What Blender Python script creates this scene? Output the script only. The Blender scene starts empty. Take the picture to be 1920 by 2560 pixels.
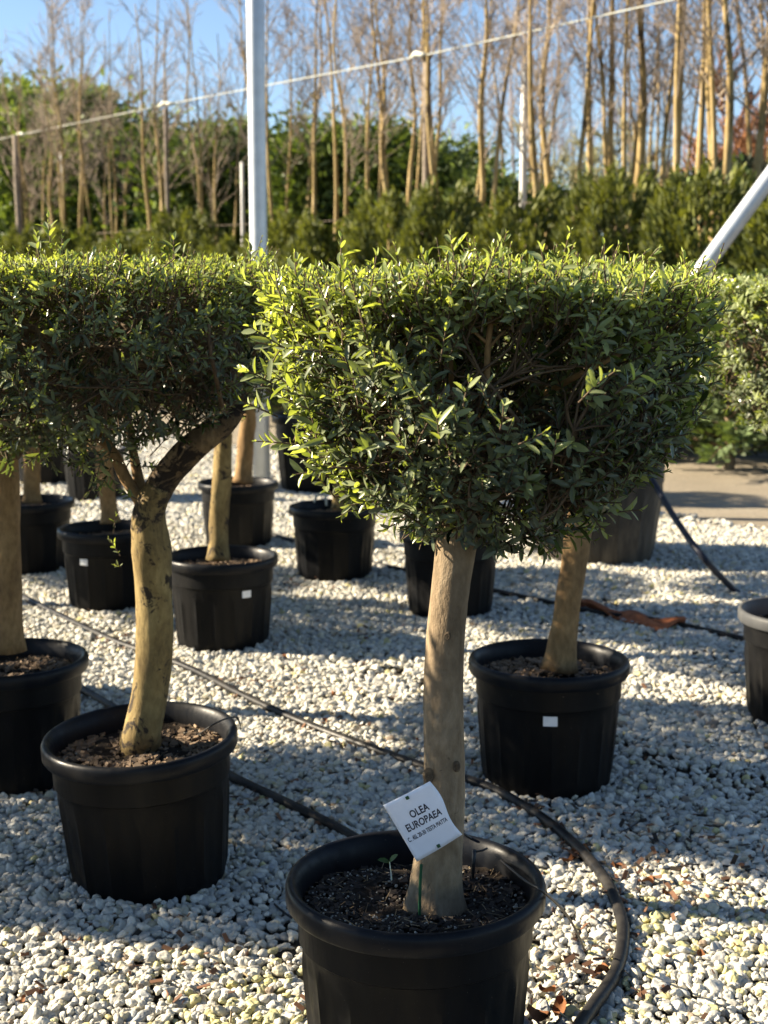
import bpy, math, random
import numpy as np
from mathutils import Vector, Matrix

rnd = random.Random(7)
rng = np.random.default_rng(11)
sc = bpy.context.scene
col = sc.collection
R = math.radians

# ------------------------------------------------------------------ camera
CAM_H, PITCH, FPX = 1.48, R(8.66), 3413.3
cam_d = bpy.data.cameras.new('camera')
cam = bpy.data.objects.new('camera', cam_d); col.objects.link(cam)
cam.location = (0, 0, CAM_H)
cam.rotation_euler = (R(90) - PITCH, 0, 0)
cam_d.sensor_fit = 'VERTICAL'; cam_d.sensor_height = 36; cam_d.sensor_width = 27
cam_d.lens = 48; cam_d.clip_start = 0.05; cam_d.clip_end = 1500
cam_d.dof.use_dof = True; cam_d.dof.focus_distance = 2.52; cam_d.dof.aperture_fstop = 6.0
sc.camera = cam

# ------------------------------------------------------------------ sky, sun, exposure
SUN_EL, SUN_AZ = R(27), R(-80)          # azimuth from +Y (view direction), negative = left
to_sun = Vector((math.sin(SUN_AZ) * math.cos(SUN_EL), math.cos(SUN_AZ) * math.cos(SUN_EL), math.sin(SUN_EL)))
w = bpy.data.worlds.new('World'); sc.world = w; w.use_nodes = True
nt = w.node_tree
bg = nt.nodes['Background']
sky = nt.nodes.new('ShaderNodeTexSky'); sky.sky_type = 'NISHITA'; sky.sun_disc = False
sky.sun_elevation = SUN_EL; sky.sun_rotation = SUN_AZ
sky.air_density = 0.85; sky.dust_density = 0.15; sky.ozone_density = 2.0; sky.altitude = 100
nt.links.new(sky.outputs[0], bg.inputs[0]); bg.inputs[1].default_value = 0.05
sun_d = bpy.data.lights.new('sun', 'SUN'); sun_d.energy = 5.0; sun_d.angle = R(0.53); sun_d.color = (1.0, 0.86, 0.65)
sun = bpy.data.objects.new('sun', sun_d); col.objects.link(sun)
sun.rotation_euler = to_sun.to_track_quat('Z', 'Y').to_euler(); sun.location = (-20, 5, 15)
sc.view_settings.view_transform = 'Standard'; sc.view_settings.look = 'None'
sc.view_settings.exposure = 2.0; sc.view_settings.gamma = 1.0
sc.view_settings.use_curve_mapping = False
sc.cycles.max_bounces = 4; sc.cycles.diffuse_bounces = 2; sc.cycles.glossy_bounces = 2; sc.cycles.transmission_bounces = 3
sc.cycles.use_denoising = True
sc.cycles.caustics_reflective = False; sc.cycles.caustics_refractive = False
try: sc.cycles.denoiser = 'OPENIMAGEDENOISE'
except Exception: pass

# ------------------------------------------------------------------ helpers
def _ray(x, y):
    u = (x - 960) / FPX; v = (1280 - y) / FPX
    return Vector((u, math.cos(PITCH) + v * math.sin(PITCH), -math.sin(PITCH) + v * math.cos(PITCH)))
def at_z(x, y, z=0.0):               # measured photo point -> place on the level z
    d = _ray(x, y); return Vector((0, 0, CAM_H)) + d * ((z - CAM_H) / d.z)
def at_y(x, y, Y):                   # measured photo point -> place at distance Y
    d = _ray(x, y); return Vector((0, 0, CAM_H)) + d * (Y / d.y)
S = 1920 / 1659.0
def dy(x, y, Y): return at_y(x * S, y * S, Y)
def dz(x, y, z=0.0): return at_z(x * S, y * S, z)

class MB:
    """collects vertices, faces and a colour per vertex"""
    def __init__(s): s.v = []; s.t = []; s.q = []; s.c = []; s.n = 0
    def add(s, v, tris=None, quads=None, c=None):
        v = np.asarray(v, float).reshape(-1, 3)
        if tris is not None and len(tris): s.t.append(np.asarray(tris, np.int64).reshape(-1, 3) + s.n)
        if quads is not None and len(quads): s.q.append(np.asarray(quads, np.int64).reshape(-1, 4) + s.n)
        s.v.append(v)
        if c is None: c = (1, 1, 1)
        c = np.asarray(c, float)
        if c.ndim == 1: c = np.tile(c[:3], (len(v), 1))
        s.c.append(c); s.n += len(v)
    def tube(s, pts, rad, sides=6, c=None, cap=False, wob=None):
        P = np.asarray([tuple(p) for p in pts], float); n = len(P)
        rad = np.broadcast_to(np.asarray(rad, float), (n,))
        T = np.gradient(P, axis=0); T /= np.linalg.norm(T, axis=1)[:, None] + 1e-12
        ax_ = np.eye(3)[np.argmin(np.abs(T).max(0))]      # the axis the tube never runs along
        U = np.cross(T, ax_)
        U /= np.linalg.norm(U, axis=1)[:, None]; V = np.cross(T, U)
        an = np.linspace(0, 2 * np.pi, sides, endpoint=False)
        rr = rad[:, None] * (np.ones((n, sides)) if wob is None else wob)
        ring = P[:, None, :] + rr[..., None] * (np.cos(an)[None, :, None] * U[:, None, :] + np.sin(an)[None, :, None] * V[:, None, :])
        i = np.arange(n - 1)[:, None] * sides; j = np.arange(sides)[None, :]; k = (j + 1) % sides
        q = np.stack([i + j, i + k, i + sides + k, i + sides + j], -1).reshape(-1, 4)
        vv = ring.reshape(-1, 3); tr = []
        if cap:
            vv = np.vstack([vv, P[0], P[-1]]); b = n * sides
            for jj in range(sides):
                tr.append((b, (jj + 1) % sides, jj)); tr.append((b + 1, (n - 1) * sides + jj, (n - 1) * sides + (jj + 1) % sides))
        s.add(vv, tr, q, c)
    def lathe(s, prof, seg=64, flute=None, c=None):
        prof = np.asarray(prof, float); n = len(prof)
        an = np.linspace(0, 2 * np.pi, seg, endpoint=False)
        r = np.repeat(prof[:, 0:1], seg, 1)
        if flute is not None: r = r + flute(an, prof[:, 1])
        v = np.stack([r * np.cos(an), r * np.sin(an), np.repeat(prof[:, 1:2], seg, 1)], -1).reshape(-1, 3)
        i = np.arange(n - 1)[:, None] * seg; j = np.arange(seg)[None, :]; k = (j + 1) % seg
        q = np.stack([i + j, i + k, i + seg + k, i + seg + j], -1).reshape(-1, 4)
        s.add(v, None, q, c)
    def box(s, c0, size, M=None, c=None):
        x, y, z = [k / 2 for k in size]
        v = np.array([(a * x, b * y, d * z) for a in (-1, 1) for b in (-1, 1) for d in (-1, 1)])
        if M is not None: v = v @ np.array(M.to_3x3()).T
        v = v + np.array(c0)
        s.add(v, None, [(0, 1, 3, 2), (4, 6, 7, 5), (0, 4, 5, 1), (2, 3, 7, 6), (0, 2, 6, 4), (1, 5, 7, 3)], c)
    def mesh(s, name, mat, smooth=True):
        me = bpy.data.meshes.new(name)
        V = np.vstack(s.v); Q = np.vstack(s.q) if s.q else np.zeros((0, 4), np.int64); T = np.vstack(s.t) if s.t else np.zeros((0, 3), np.int64)
        me.vertices.add(len(V)); me.vertices.foreach_set('co', V.ravel())
        me.loops.add(Q.size + T.size); me.loops.foreach_set('vertex_index', np.concatenate([Q.ravel(), T.ravel()]).astype(np.int32))
        me.polygons.add(len(Q) + len(T))
        st = np.concatenate([np.arange(len(Q)) * 4, len(Q) * 4 + np.arange(len(T)) * 3]).astype(np.int32)
        me.polygons.foreach_set('loop_start', st)
        me.update(calc_edges=True)
        me.polygons.foreach_set('use_smooth', np.full(len(me.polygons), smooth))
        ca = me.color_attributes.new('Col', 'FLOAT_COLOR', 'POINT')
        C = np.ones((len(V), 4)); C[:, :3] = np.vstack(s.c); ca.data.foreach_set('color', C.ravel())
        if mat: me.materials.append(mat)
        me.validate()
        return me
    def build(s, name, mat, parent=None, smooth=True, stuff=False):
        return obj(name, s.mesh(name, mat, smooth), parent, stuff)

def obj(name, me, parent=None, stuff=False):
    o = bpy.data.objects.new(name, me); col.objects.link(o)
    if parent: o.parent = parent
    if stuff: o['kind'] = 'stuff'
    return o
def tag(o, label, cat, group=None):
    o['label'] = label; o['category'] = cat
    if group: o['group'] = group
    return o
def thing(name, label, cat, loc=(0, 0, 0), rz=0, group=None):
    o = bpy.data.objects.new(name, None); col.objects.link(o); o.empty_display_size = .1
    o.location = loc; o.rotation_euler = (0, 0, rz)
    return tag(o, label, cat, group)
def struct(o): o['kind'] = 'structure'; return o
def catmull(P, n=8):
    P = [Vector(p) for p in P]; P = [P[0] * 2 - P[1]] + P + [P[-1] * 2 - P[-2]]; out = []
    for i in range(1, len(P) - 2):
        a, b, c, d = P[i - 1:i + 3]
        for k in range(n):
            t = k / n
            out.append(.5 * ((2 * b) + (c - a) * t + (2 * a - 5 * b + 4 * c - d) * t * t + (3 * b - a - 3 * c + d) * t ** 3))
    out.append(P[-2].copy()); return out
def nrm(a): return a / (np.linalg.norm(a, axis=-1, keepdims=True) + 1e-12)
ORD = ['first', 'second', 'third', 'fourth', 'fifth', 'sixth', 'seventh', 'eighth', 'ninth', 'tenth', 'eleventh', 'twelfth',
       'thirteenth', 'fourteenth', 'fifteenth', 'sixteenth', 'seventeenth', 'eighteenth', 'nineteenth', 'twentieth',
       'twenty-first', 'twenty-second', 'twenty-third', 'twenty-fourth', 'twenty-fifth', 'twenty-sixth', 'twenty-seventh', 'twenty-eighth']

# ------------------------------------------------------------------ materials
def mat(name):
    m = bpy.data.materials.new(name); m.use_nodes = True
    n = m.node_tree.nodes; return m, n, m.node_tree.links, n['Principled BSDF']
def noise(n, l, scale, detail=4, rough=.55, vec=None, dist=0):
    t = n.new('ShaderNodeTexNoise'); t.inputs['Scale'].default_value = scale; t.inputs['Detail'].default_value = detail
    t.inputs['Roughness'].default_value = rough; t.inputs['Distortion'].default_value = dist
    if vec is not None: l.new(vec, t.inputs['Vector'])
    return t
def ramp(n, l, fac, stops):
    r = n.new('ShaderNodeValToRGB'); e = r.color_ramp.elements
    while len(e) < len(stops): e.new(.5)
    for k, (p, c) in enumerate(stops): e[k].position = p; e[k].color = (*c, 1)
    l.new(fac, r.inputs[0]); return r
def mixc(n, l, fac, a, b, mode='MIX'):
    m = n.new('ShaderNodeMix'); m.data_type = 'RGBA'; m.blend_type = mode
    for s, v in ((m.inputs[0], fac), (m.inputs[6], a), (m.inputs[7], b)):
        if hasattr(v, 'is_linked'): l.new(v, s)
        elif isinstance(v, tuple): s.default_value = (*v, 1)
        else: s.default_value = v
    return m.outputs[2]
def bump(n, l, h, strength, dist=.01):
    b = n.new('ShaderNodeBump'); b.inputs['Strength'].default_value = strength; b.inputs['Distance'].default_value = dist
    l.new(h, b.inputs['Height']); return b.outputs[0]
def objco(n): return n.new('ShaderNodeTexCoord').outputs['Object']

def leaf_mat(name, under, trans, rough=.27, tmix=.3, spec=.34):
    m, n, l, p = mat(name)
    a = n.new('ShaderNodeAttribute'); a.attribute_name = 'Col'
    ge = n.new('ShaderNodeNewGeometry')
    c = mixc(n, l, ge.outputs['Backfacing'], a.outputs['Color'], mixc(n, l, .6, a.outputs['Color'], under))
    l.new(c, p.inputs['Base Color']); p.inputs['Roughness'].default_value = rough
    p.inputs['Specular IOR Level'].default_value = spec
    t = n.new('ShaderNodeBsdfTranslucent')
    l.new(mixc(n, l, 1.0, a.outputs['Color'], trans, 'MULTIPLY'), t.inputs['Color'])
    ms = n.new('ShaderNodeMixShader'); ms.inputs[0].default_value = tmix
    l.new(p.outputs[0], ms.inputs[1]); l.new(t.outputs[0], ms.inputs[2])
    l.new(ms.outputs[0], n['Material Output'].inputs[0]); return m
M_leaf = leaf_mat('olive_leaf', (.22, .24, .17), (1.45, 1.4, .5), tmix=.36)
M_needle = leaf_mat('needles', (.05, .07, .03), (1.4, 1.4, .5), .6, .2, .25)
M_weed = leaf_mat('weed_leaf', (.08, .14, .04), (1.4, 1.5, .5), .4, .3)

def bark(name, c1, c2, c3, scale=18, spots=None, bstr=.5):
    m, n, l, p = mat(name); co = objco(n)
    mp = n.new('ShaderNodeMapping'); mp.inputs['Scale'].default_value = (1, 1, .45); l.new(co, mp.inputs[0])
    a = noise(n, l, scale, 6, .62, mp.outputs[0], .4); b = noise(n, l, scale * 5, 5, .7, mp.outputs[0])
    c = ramp(n, l, a.outputs[0], [(.3, c1), (.5, c2), (.72, c3)]).outputs[0]
    c = mixc(n, l, .55, c, ramp(n, l, b.outputs[0], [(.3, (.35, .33, .3)), (.6, (1, 1, 1))]).outputs[0], 'MULTIPLY')
    if spots:
        s = noise(n, l, spots[1], 5, .7, co, .6)
        r = ramp(n, l, s.outputs[0], [(spots[2], (0, 0, 0)), (spots[2] + .06, (1, 1, 1))])
        c = mixc(n, l, r.outputs[0], c, spots[0])
    l.new(c, p.inputs['Base Color']); p.inputs['Roughness'].default_value = .85; p.inputs['Specular IOR Level'].default_value = .25
    ad = n.new('ShaderNodeMath'); ad.operation = 'ADD'; l.new(a.outputs[0], ad.inputs[0]); l.new(b.outputs[0], ad.inputs[1])
    l.new(bump(n, l, ad.outputs[0], bstr, .006), p.inputs['Normal']); return m
M_barkA = bark('bark_grey', (.13, .092, .055), (.23, .17, .105), (.35, .28, .19), 11, ((.06, .043, .03), 34, .66), .9)
M_barkB = bark('bark_lichen', (.10, .07, .03), (.21, .15, .06), (.31, .235, .10), 16, ((.03, .022, .015), 16, .535))
M_barkT = bark('bark_tan', (.15, .09, .04), (.26, .16, .07), (.34, .22, .10), 15, ((.09, .055, .03), 20, .68))
M_limb = bark('limb_dark', (.06, .04, .022), (.14, .095, .05), (.24, .17, .09), 20, ((.02, .014, .01), 15, .50), .8)
M_knot = bark('knot_bark', (.07, .048, .03), (.14, .10, .062), (.24, .18, .11), 90, None, .9)
M_twig = bark('twig_brown', (.06, .04, .024), (.11, .075, .045), (.17, .125, .08), 60, None, .2)
M_stem = bark('bare_stem', (.16, .11, .045), (.33, .24, .10), (.48, .37, .19), 4, ((.07, .05, .028), 3, .60))
M_stemB = bark('bare_stem_brown', (.12, .085, .05), (.20, .145, .085), (.28, .21, .13), 6, ((.06, .045, .03), 4, .62))
def plain(name, c, rough=.6, metal=0, spec=.5, var=.15, scale=30, bstr=0):
    m, n, l, p = mat(name); co = objco(n)
    t = noise(n, l, scale, 5, .6, co)
    r = ramp(n, l, t.outputs[0], [(.3, tuple(k * (1 - var) for k in c)), (.7, tuple(min(1, k * (1 + var)) for k in c))])
    l.new(r.outputs[0], p.inputs['Base Color']); p.inputs['Roughness'].default_value = rough; p.inputs['Metallic'].default_value = metal
    p.inputs['Specular IOR Level'].default_value = spec
    if bstr: l.new(bump(n, l, t.outputs[0], bstr, .004), p.inputs['Normal'])
    return m
M_barecrown = plain('bare_twigs', (.29, .235, .18), .9, 0, .2, .3, 3)
M_fartwig = plain('far_twigs', (.24, .185, .165), .9, 0, .1, .3, 2)
M_pale = plain('pale_twigs', (.30, .29, .15), .9, 0, .1, .3, 2)
M_rust = plain('rust_twigs', (.25, .12, .06), .9, 0, .1, .3, 2)

def pot_mat(name, base, dusty, amount, rough):
    m, n, l, p = mat(name); co = objco(n)
    mp = n.new('ShaderNodeMapping'); mp.inputs['Scale'].default_value = (1, 1, .25); l.new(co, mp.inputs[0])
    a = noise(n, l, 9, 6, .65, mp.outputs[0], .3); b = noise(n, l, 240, 3, .6, co); d = noise(n, l, 45, 4, .7, mp.outputs[0])
    f = ramp(n, l, a.outputs[0], [(.42, (0, 0, 0)), (.78, (amount,) * 3)]).outputs[0]
    g = ramp(n, l, b.outputs[0], [(.69, (0, 0, 0)), (.75, (.35,) * 3)]).outputs[0]
    c = mixc(n, l, f, base, dusty); c = mixc(n, l, g, c, (.22, .20, .17))
    l.new(c, p.inputs['Base Color'])
    l.new(ramp(n, l, d.outputs[0], [(.3, (rough - .1,) * 3), (.7, (rough + .12,) * 3)]).outputs[0], p.inputs['Roughness'])
    p.inputs['Specular IOR Level'].default_value = .14
    l.new(bump(n, l, d.outputs[0], .12, .003), p.inputs['Normal']); return m
M_pot = pot_mat('black_pot_plastic', (.002, .0023, .003), (.014, .0125, .011), .5, .46)
M_rim = pot_mat('black_rim_plastic', (.0045, .0055, .008), (.024, .022, .02), .5, .38)
M_greyrim = pot_mat('grey_worn_rim', (.06, .062, .065), (.12, .12, .115), .6, .5)
M_bigpot = pot_mat('dusty_big_pot', (.035, .031, .026), (.17, .14, .105), .75, .6)
M_soil = plain('soil', (.014, .0095, .006), .95, 0, .2, .6, 60, .9)
def chips_mat():
    m, n, l, p = mat('soil_debris'); a = n.new('ShaderNodeAttribute'); a.attribute_name = 'Col'
    l.new(a.outputs['Color'], p.inputs['Base Color']); p.inputs['Roughness'].default_value = .85; return m
M_col = chips_mat()
M_hose = pot_mat('black_hose', (.010, .010, .011), (.07, .064, .055), .7, .40)
M_tubelet = plain('thin_tube', (.014, .014, .014), .45)
M_hoseblue = pot_mat('dark_blue_hose', (.014, .017, .03), (.07, .07, .075), .5, .4)
M_galv = plain('galvanized_steel', (.50, .53, .56), .42, .35, .5, .10, 12, .05)
M_white = plain('white_paint', (.52, .51, .48), .6, 0, .4, .12, 8)
M_wood = plain('weathered_wood', (.19, .155, .12), .85, 0, .2, .35, 14, .4)
M_cable = plain('pale_cable', (.42, .43, .38), .6, 0, .3, .2, 3)
M_card = plain('white_card', (.82, .84, .90), .45, 0, .4, .03, 40)
M_ink = plain('black_ink', (.012, .014, .03), .5)
M_green = plain('green_plastic', (.012, .075, .03), .4)
M_sticker = plain('sticker', (.70, .70, .70), .5, 0, .4, .06, 60)
M_rustsheet = plain('rust_sheet', (.28, .095, .04), .8, 0, .2, .35, 25, .5)
M_dry = plain('dry_leaf', (.16, .065, .025), .8, 0, .2, .5, 40)

def ground_mat():
    m, n, l, p = mat('earth'); co = objco(n)
    a = noise(n, l, 60, 6, .7, co); b = noise(n, l, 3, 4, .6, co)
    c = ramp(n, l, a.outputs[0], [(.3, (.022, .017, .012)), (.55, (.06, .05, .036)), (.75, (.13, .115, .09))]).outputs[0]
    c = mixc(n, l, .5, c, ramp(n, l, b.outputs[0], [(.3, (.5, .5, .45)), (.7, (1, 1, 1))]).outputs[0], 'MULTIPLY')
    l.new(c, p.inputs['Base Color']); p.inputs['Roughness'].default_value = .95
    l.new(bump(n, l, a.outputs[0], .8, .01), p.inputs['Normal']); return m
def road_mat():
    m, n, l, p = mat('road_grit'); co = objco(n)
    a = noise(n, l, 70, 6, .75, co); b = noise(n, l, 1.3, 4, .6, co)
    c = ramp(n, l, a.outputs[0], [(.3, (.15, .125, .09)), (.55, (.31, .265, .195)), (.72, (.45, .40, .32))]).outputs[0]
    c = mixc(n, l, .6, c, ramp(n, l, b.outputs[0], [(.3, (.6, .57, .5)), (.7, (1, 1, 1))]).outputs[0], 'MULTIPLY')
    l.new(c, p.inputs['Base Color']); p.inputs['Roughness'].default_value = .95
    l.new(bump(n, l, a.outputs[0], .9, .015), p.inputs['Normal']); return m
def pebble_mat():
    m, n, l, p = mat('white_pebble')
    a = n.new('ShaderNodeAttribute'); a.attribute_type = 'INSTANCER'; a.attribute_name = 'pcol'
    t = noise(n, l, 1.6, 5, .65, objco(n))
    c = mixc(n, l, .5, a.outputs['Color'], ramp(n, l, t.outputs[0], [(.3, (.62, .6, .55)), (.62, (1, 1, 1))]).outputs[0], 'MULTIPLY')
    l.new(c, p.inputs['Base Color']); p.inputs['Roughness'].default_value = .62; p.inputs['Specular IOR Level'].default_value = .35
    return m
M_pebble = pebble_mat()

# ------------------------------------------------------------------ ground
def sheet(name, pts, z, m, cuts=1):
    b = MB(); b.add([(x, y, z) for x, y in pts], None, [list(range(4))]); return struct(b.build(name, m, None, False))
sheet('ground', [(-400, -60), (400, -60), (400, 700), (-400, 700)], -.012, ground_mat())
EDGE0, EDGE_D = Vector((2.33, 9.0)), Vector((-.60, .80))              # edge of the gravel bed; the road runs along it
EDGE_N = Vector((.80, .60))
def along(p0, a, b): return (p0.x + EDGE_D.x * a + EDGE_N.x * b, p0.y + EDGE_D.y * a + EDGE_N.y * b)
sheet('road', [along(EDGE0, -14, .0), along(EDGE0, -14, 3.6), along(EDGE0, 30, 3.6), along(EDGE0, 30, 0)], -.004, road_mat())

# white pebbles: points that carry a turned, scaled pebble each
def gravel():
    P = []
    def field(y0, y1, cell, rad):
        ys = np.arange(y0, y1, cell)
        for y in ys:
            hw0 = .30 * y + .55
            xs = np.arange(-hw0, hw0, cell)
            pts = np.stack([xs, np.full_like(xs, y)], 1) + rng.uniform(-.5, .5, (len(xs), 2)) * cell
            P.append(np.column_stack([pts, np.full(len(xs), rad)]))
    field(1.7, 4.6, .0158, .0108)
    field(4.6, 9.0, .0185, .0120)
    field(9.0, 19.0, .026, .0160)
    A = np.vstack(P)
    d = (A[:, 0] - EDGE0.x) * EDGE_N.x + (A[:, 1] - EDGE0.y) * EDGE_N.y
    A = A[d < rng.normal(-.05, .10, len(A))]
    N = len(A)
    # uneven bed and thin places
    z0 = .012 * np.sin(A[:, 0] * 2.3 + 1.1) * np.sin(A[:, 1] * 1.7) + .008 * np.sin(A[:, 0] * 5.1 + A[:, 1] * 3.7)
    thin = np.sin(A[:, 0] * 3.1 + 1.7) * np.sin(A[:, 1] * 2.6 + .4) + .6 * np.sin(A[:, 0] * 9 + A[:, 1] * 7.3) + rng.normal(0, .55, N)
    keep = thin < 1.35
    A = A[keep]; z0 = z0[keep]; N = len(A)
    size = A[:, 2] * np.exp(rng.normal(0, .30, N)).clip(.5, 1.9)
    z = .004 + z0 * .6 + rng.uniform(0, .016, N) - (size - .011) * .2
    scl = np.stack([size * rng.uniform(.95, 1.45, N), size * rng.uniform(.75, 1.1, N), size * rng.uniform(.55, .85, N)], 1)
    rot = np.stack([rng.normal(0, .45, N), rng.normal(0, .45, N), rng.uniform(0, 6.28, N)], 1)
    k = rng.random(N)[:, None]
    c = np.where(k < .62, np.array([.57, .55, .48]), np.where(k < .80, np.array([.44, .435, .40]), np.where(k < .90, np.array([.52, .48, .36]),
        np.where(k < .965, np.array([.42, .43, .42]), np.where(k < .985, np.array([.50, .45, .22]), np.array([.28, .22, .16]))))))
    c = c * rng.uniform(.74, 1.08, (N, 1))
    moss = np.exp(-(((A[:, 0] + .12) / .28) ** 2 + ((A[:, 1] - 2.62) / .22) ** 2)) + .8 * np.exp(-(((A[:, 0] - .42) / .12) ** 2 + ((A[:, 1] - 2.55) / .2) ** 2)) + .5 * np.exp(-(((A[:, 0] - .75) / .25) ** 2 + ((A[:, 1] - 3.0) / .25) ** 2))
    mk = (rng.random(N) < .5 * moss)[:, None]; c = np.where(mk, c * np.array([.95, .92, .55]), c)
    me = bpy.data.meshes.new('gravel'); me.vertices.add(N)
    me.vertices.foreach_set('co', np.column_stack([A[:, :2], z]).ravel())
    for nme, ty, dat, key in (('prot', 'FLOAT_VECTOR', rot, 'vector'), ('pscl', 'FLOAT_VECTOR', scl, 'vector'), ('pcol', 'FLOAT_COLOR', np.column_stack([c, np.ones(N)]), 'color')):
        at = me.attributes.new(nme, ty, 'POINT'); at.data.foreach_set(key, dat.ravel())
    at = me.attributes.new('pid', 'INT', 'POINT'); at.data.foreach_set('value', rng.integers(0, 8, N).astype(np.int32))
    o = obj('gravel', me, None, True)
    o['label'] = 'white and cream pebbles covering the ground between the pots'; o['category'] = 'gravel'
    g = bpy.data.node_groups.new('pebble_bed', 'GeometryNodeTree')
    g.interface.new_socket('Geometry', in_out='INPUT', socket_type='NodeSocketGeometry')
    g.interface.new_socket('Geometry', in_out='OUTPUT', socket_type='NodeSocketGeometry')
    n, l = g.nodes, g.links
    gi = n.new('NodeGroupInput'); go = n.new('NodeGroupOutput')
    jn = n.new('GeometryNodeJoinGeometry')
    for k in range(8):
        ic = n.new('GeometryNodeMeshIcoSphere'); ic.inputs['Radius'].default_value = 1; ic.inputs['Subdivisions'].default_value = 3
        ps = n.new('GeometryNodeInputPosition')
        nz = n.new('ShaderNodeTexNoise'); nz.noise_dimensions = '4D'; nz.inputs['W'].default_value = k * 7.3; nz.inputs['Scale'].default_value = .85; nz.inputs['Detail'].default_value = 1.5
        vo = n.new('ShaderNodeTexVoronoi'); vo.voronoi_dimensions = '4D'; vo.inputs['W'].default_value = k * 3.1; vo.inputs['Scale'].default_value = .75
        m1 = n.new('ShaderNodeMath'); m1.operation = 'MULTIPLY_ADD'; m1.inputs[1].default_value = 1.1; m1.inputs[2].default_value = -.42
        m2 = n.new('ShaderNodeMath'); m2.operation = 'MULTIPLY_ADD'; m2.inputs[1].default_value = -.42
        vs = n.new('ShaderNodeVectorMath'); vs.operation = 'SCALE'
        sp = n.new('GeometryNodeSetPosition')
        l.new(ps.outputs[0], nz.inputs['Vector']); l.new(ps.outputs[0], vo.inputs['Vector'])
        l.new(nz.outputs[0], m1.inputs[0]); l.new(vo.outputs['Distance'], m2.inputs[0]); l.new(m1.outputs[0], m2.inputs[2])
        l.new(ps.outputs[0], vs.inputs[0]); l.new(m2.outputs[0], vs.inputs['Scale'])
        l.new(ic.outputs[0], sp.inputs['Geometry']); l.new(vs.outputs[0], sp.inputs['Offset'])
        sm = n.new('GeometryNodeSetMaterial'); sm.inputs['Material'].default_value = M_pebble
        ti = n.new('GeometryNodeGeometryToInstance')
        l.new(sp.outputs[0], sm.inputs['Geometry']); l.new(sm.outputs[0], ti.inputs[0]); l.new(ti.outputs[0], jn.inputs[0])
    ip = n.new('GeometryNodeInstanceOnPoints'); ip.inputs['Pick Instance'].default_value = True
    def attr(nme, ty):
        a = n.new('GeometryNodeInputNamedAttribute'); a.data_type = ty; a.inputs['Name'].default_value = nme; return a.outputs[0]
    l.new(gi.outputs[0], ip.inputs['Points']); l.new(jn.outputs[0], ip.inputs['Instance'])
    l.new(attr('pid', 'INT'), ip.inputs['Instance Index']); l.new(attr('prot', 'FLOAT_VECTOR'), ip.inputs['Rotation']); l.new(attr('pscl', 'FLOAT_VECTOR'), ip.inputs['Scale'])
    l.new(ip.outputs[0], go.inputs[0])
    md = o.modifiers.new('pebbles', 'NODES'); md.node_group = g
    return o
gravel()

# ------------------------------------------------------------------ leaves and shoots
LT = np.array([(0, 0, 0)] + [(t, s * hw, 0) for t, hw in ((.17, .34), (.5, .5), (.82, .36)) for s in (-1, 0, 1)] + [(1, 0, 0)])
L_T = np.array([(0, 2, 1), (0, 3, 2), (7, 8, 10), (8, 9, 10)])
L_Q = np.array([(1, 2, 5, 4), (2, 3, 6, 5), (4, 5, 8, 7), (5, 6, 9, 8)])
LF = np.array([(0, 0, 0)] + [(t, s * .5, 0) for t in (.3, .68) for s in (-1, 1)] + [(1, 0, 0)])
LF_T = np.array([(0, 2, 1), (3, 4, 5)]); LF_Q = np.array([(1, 2, 4, 3)])
def leaf_verts(base, d, nr, L, W, bend, fold, tmpl):
    side = nrm(np.cross(nr, d))
    t = tmpl[:, 0]; s = tmpl[:, 1]
    z = -bend[:, None] * t[None] ** 2 + fold[:, None] * np.abs(s)[None]
    return base[:, None] + d[:, None] * (t[None, :, None] * L[:, None, None]) + side[:, None] * (s[None, :, None] * W[:, None, None]) + nr[:, None] * (z * L[:, None])[..., None]
def add_leaves(mb, Lf, fine=True):
    base, d, nr, L, W, bend, fold, c = Lf
    T = LT if fine else LF
    v = leaf_verts(base, d, nr, L, W, bend, fold, T); N, k = v.shape[:2]
    off = (np.arange(N) * k)[:, None, None]
    tr = (off + (L_T if fine else LF_T)[None]).reshape(-1, 3); q = (off + (L_Q if fine else LF_Q)[None]).reshape(-1, 4)
    mb.add(v.reshape(-1, 3), tr, q, np.repeat(c, k, 0))

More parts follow.
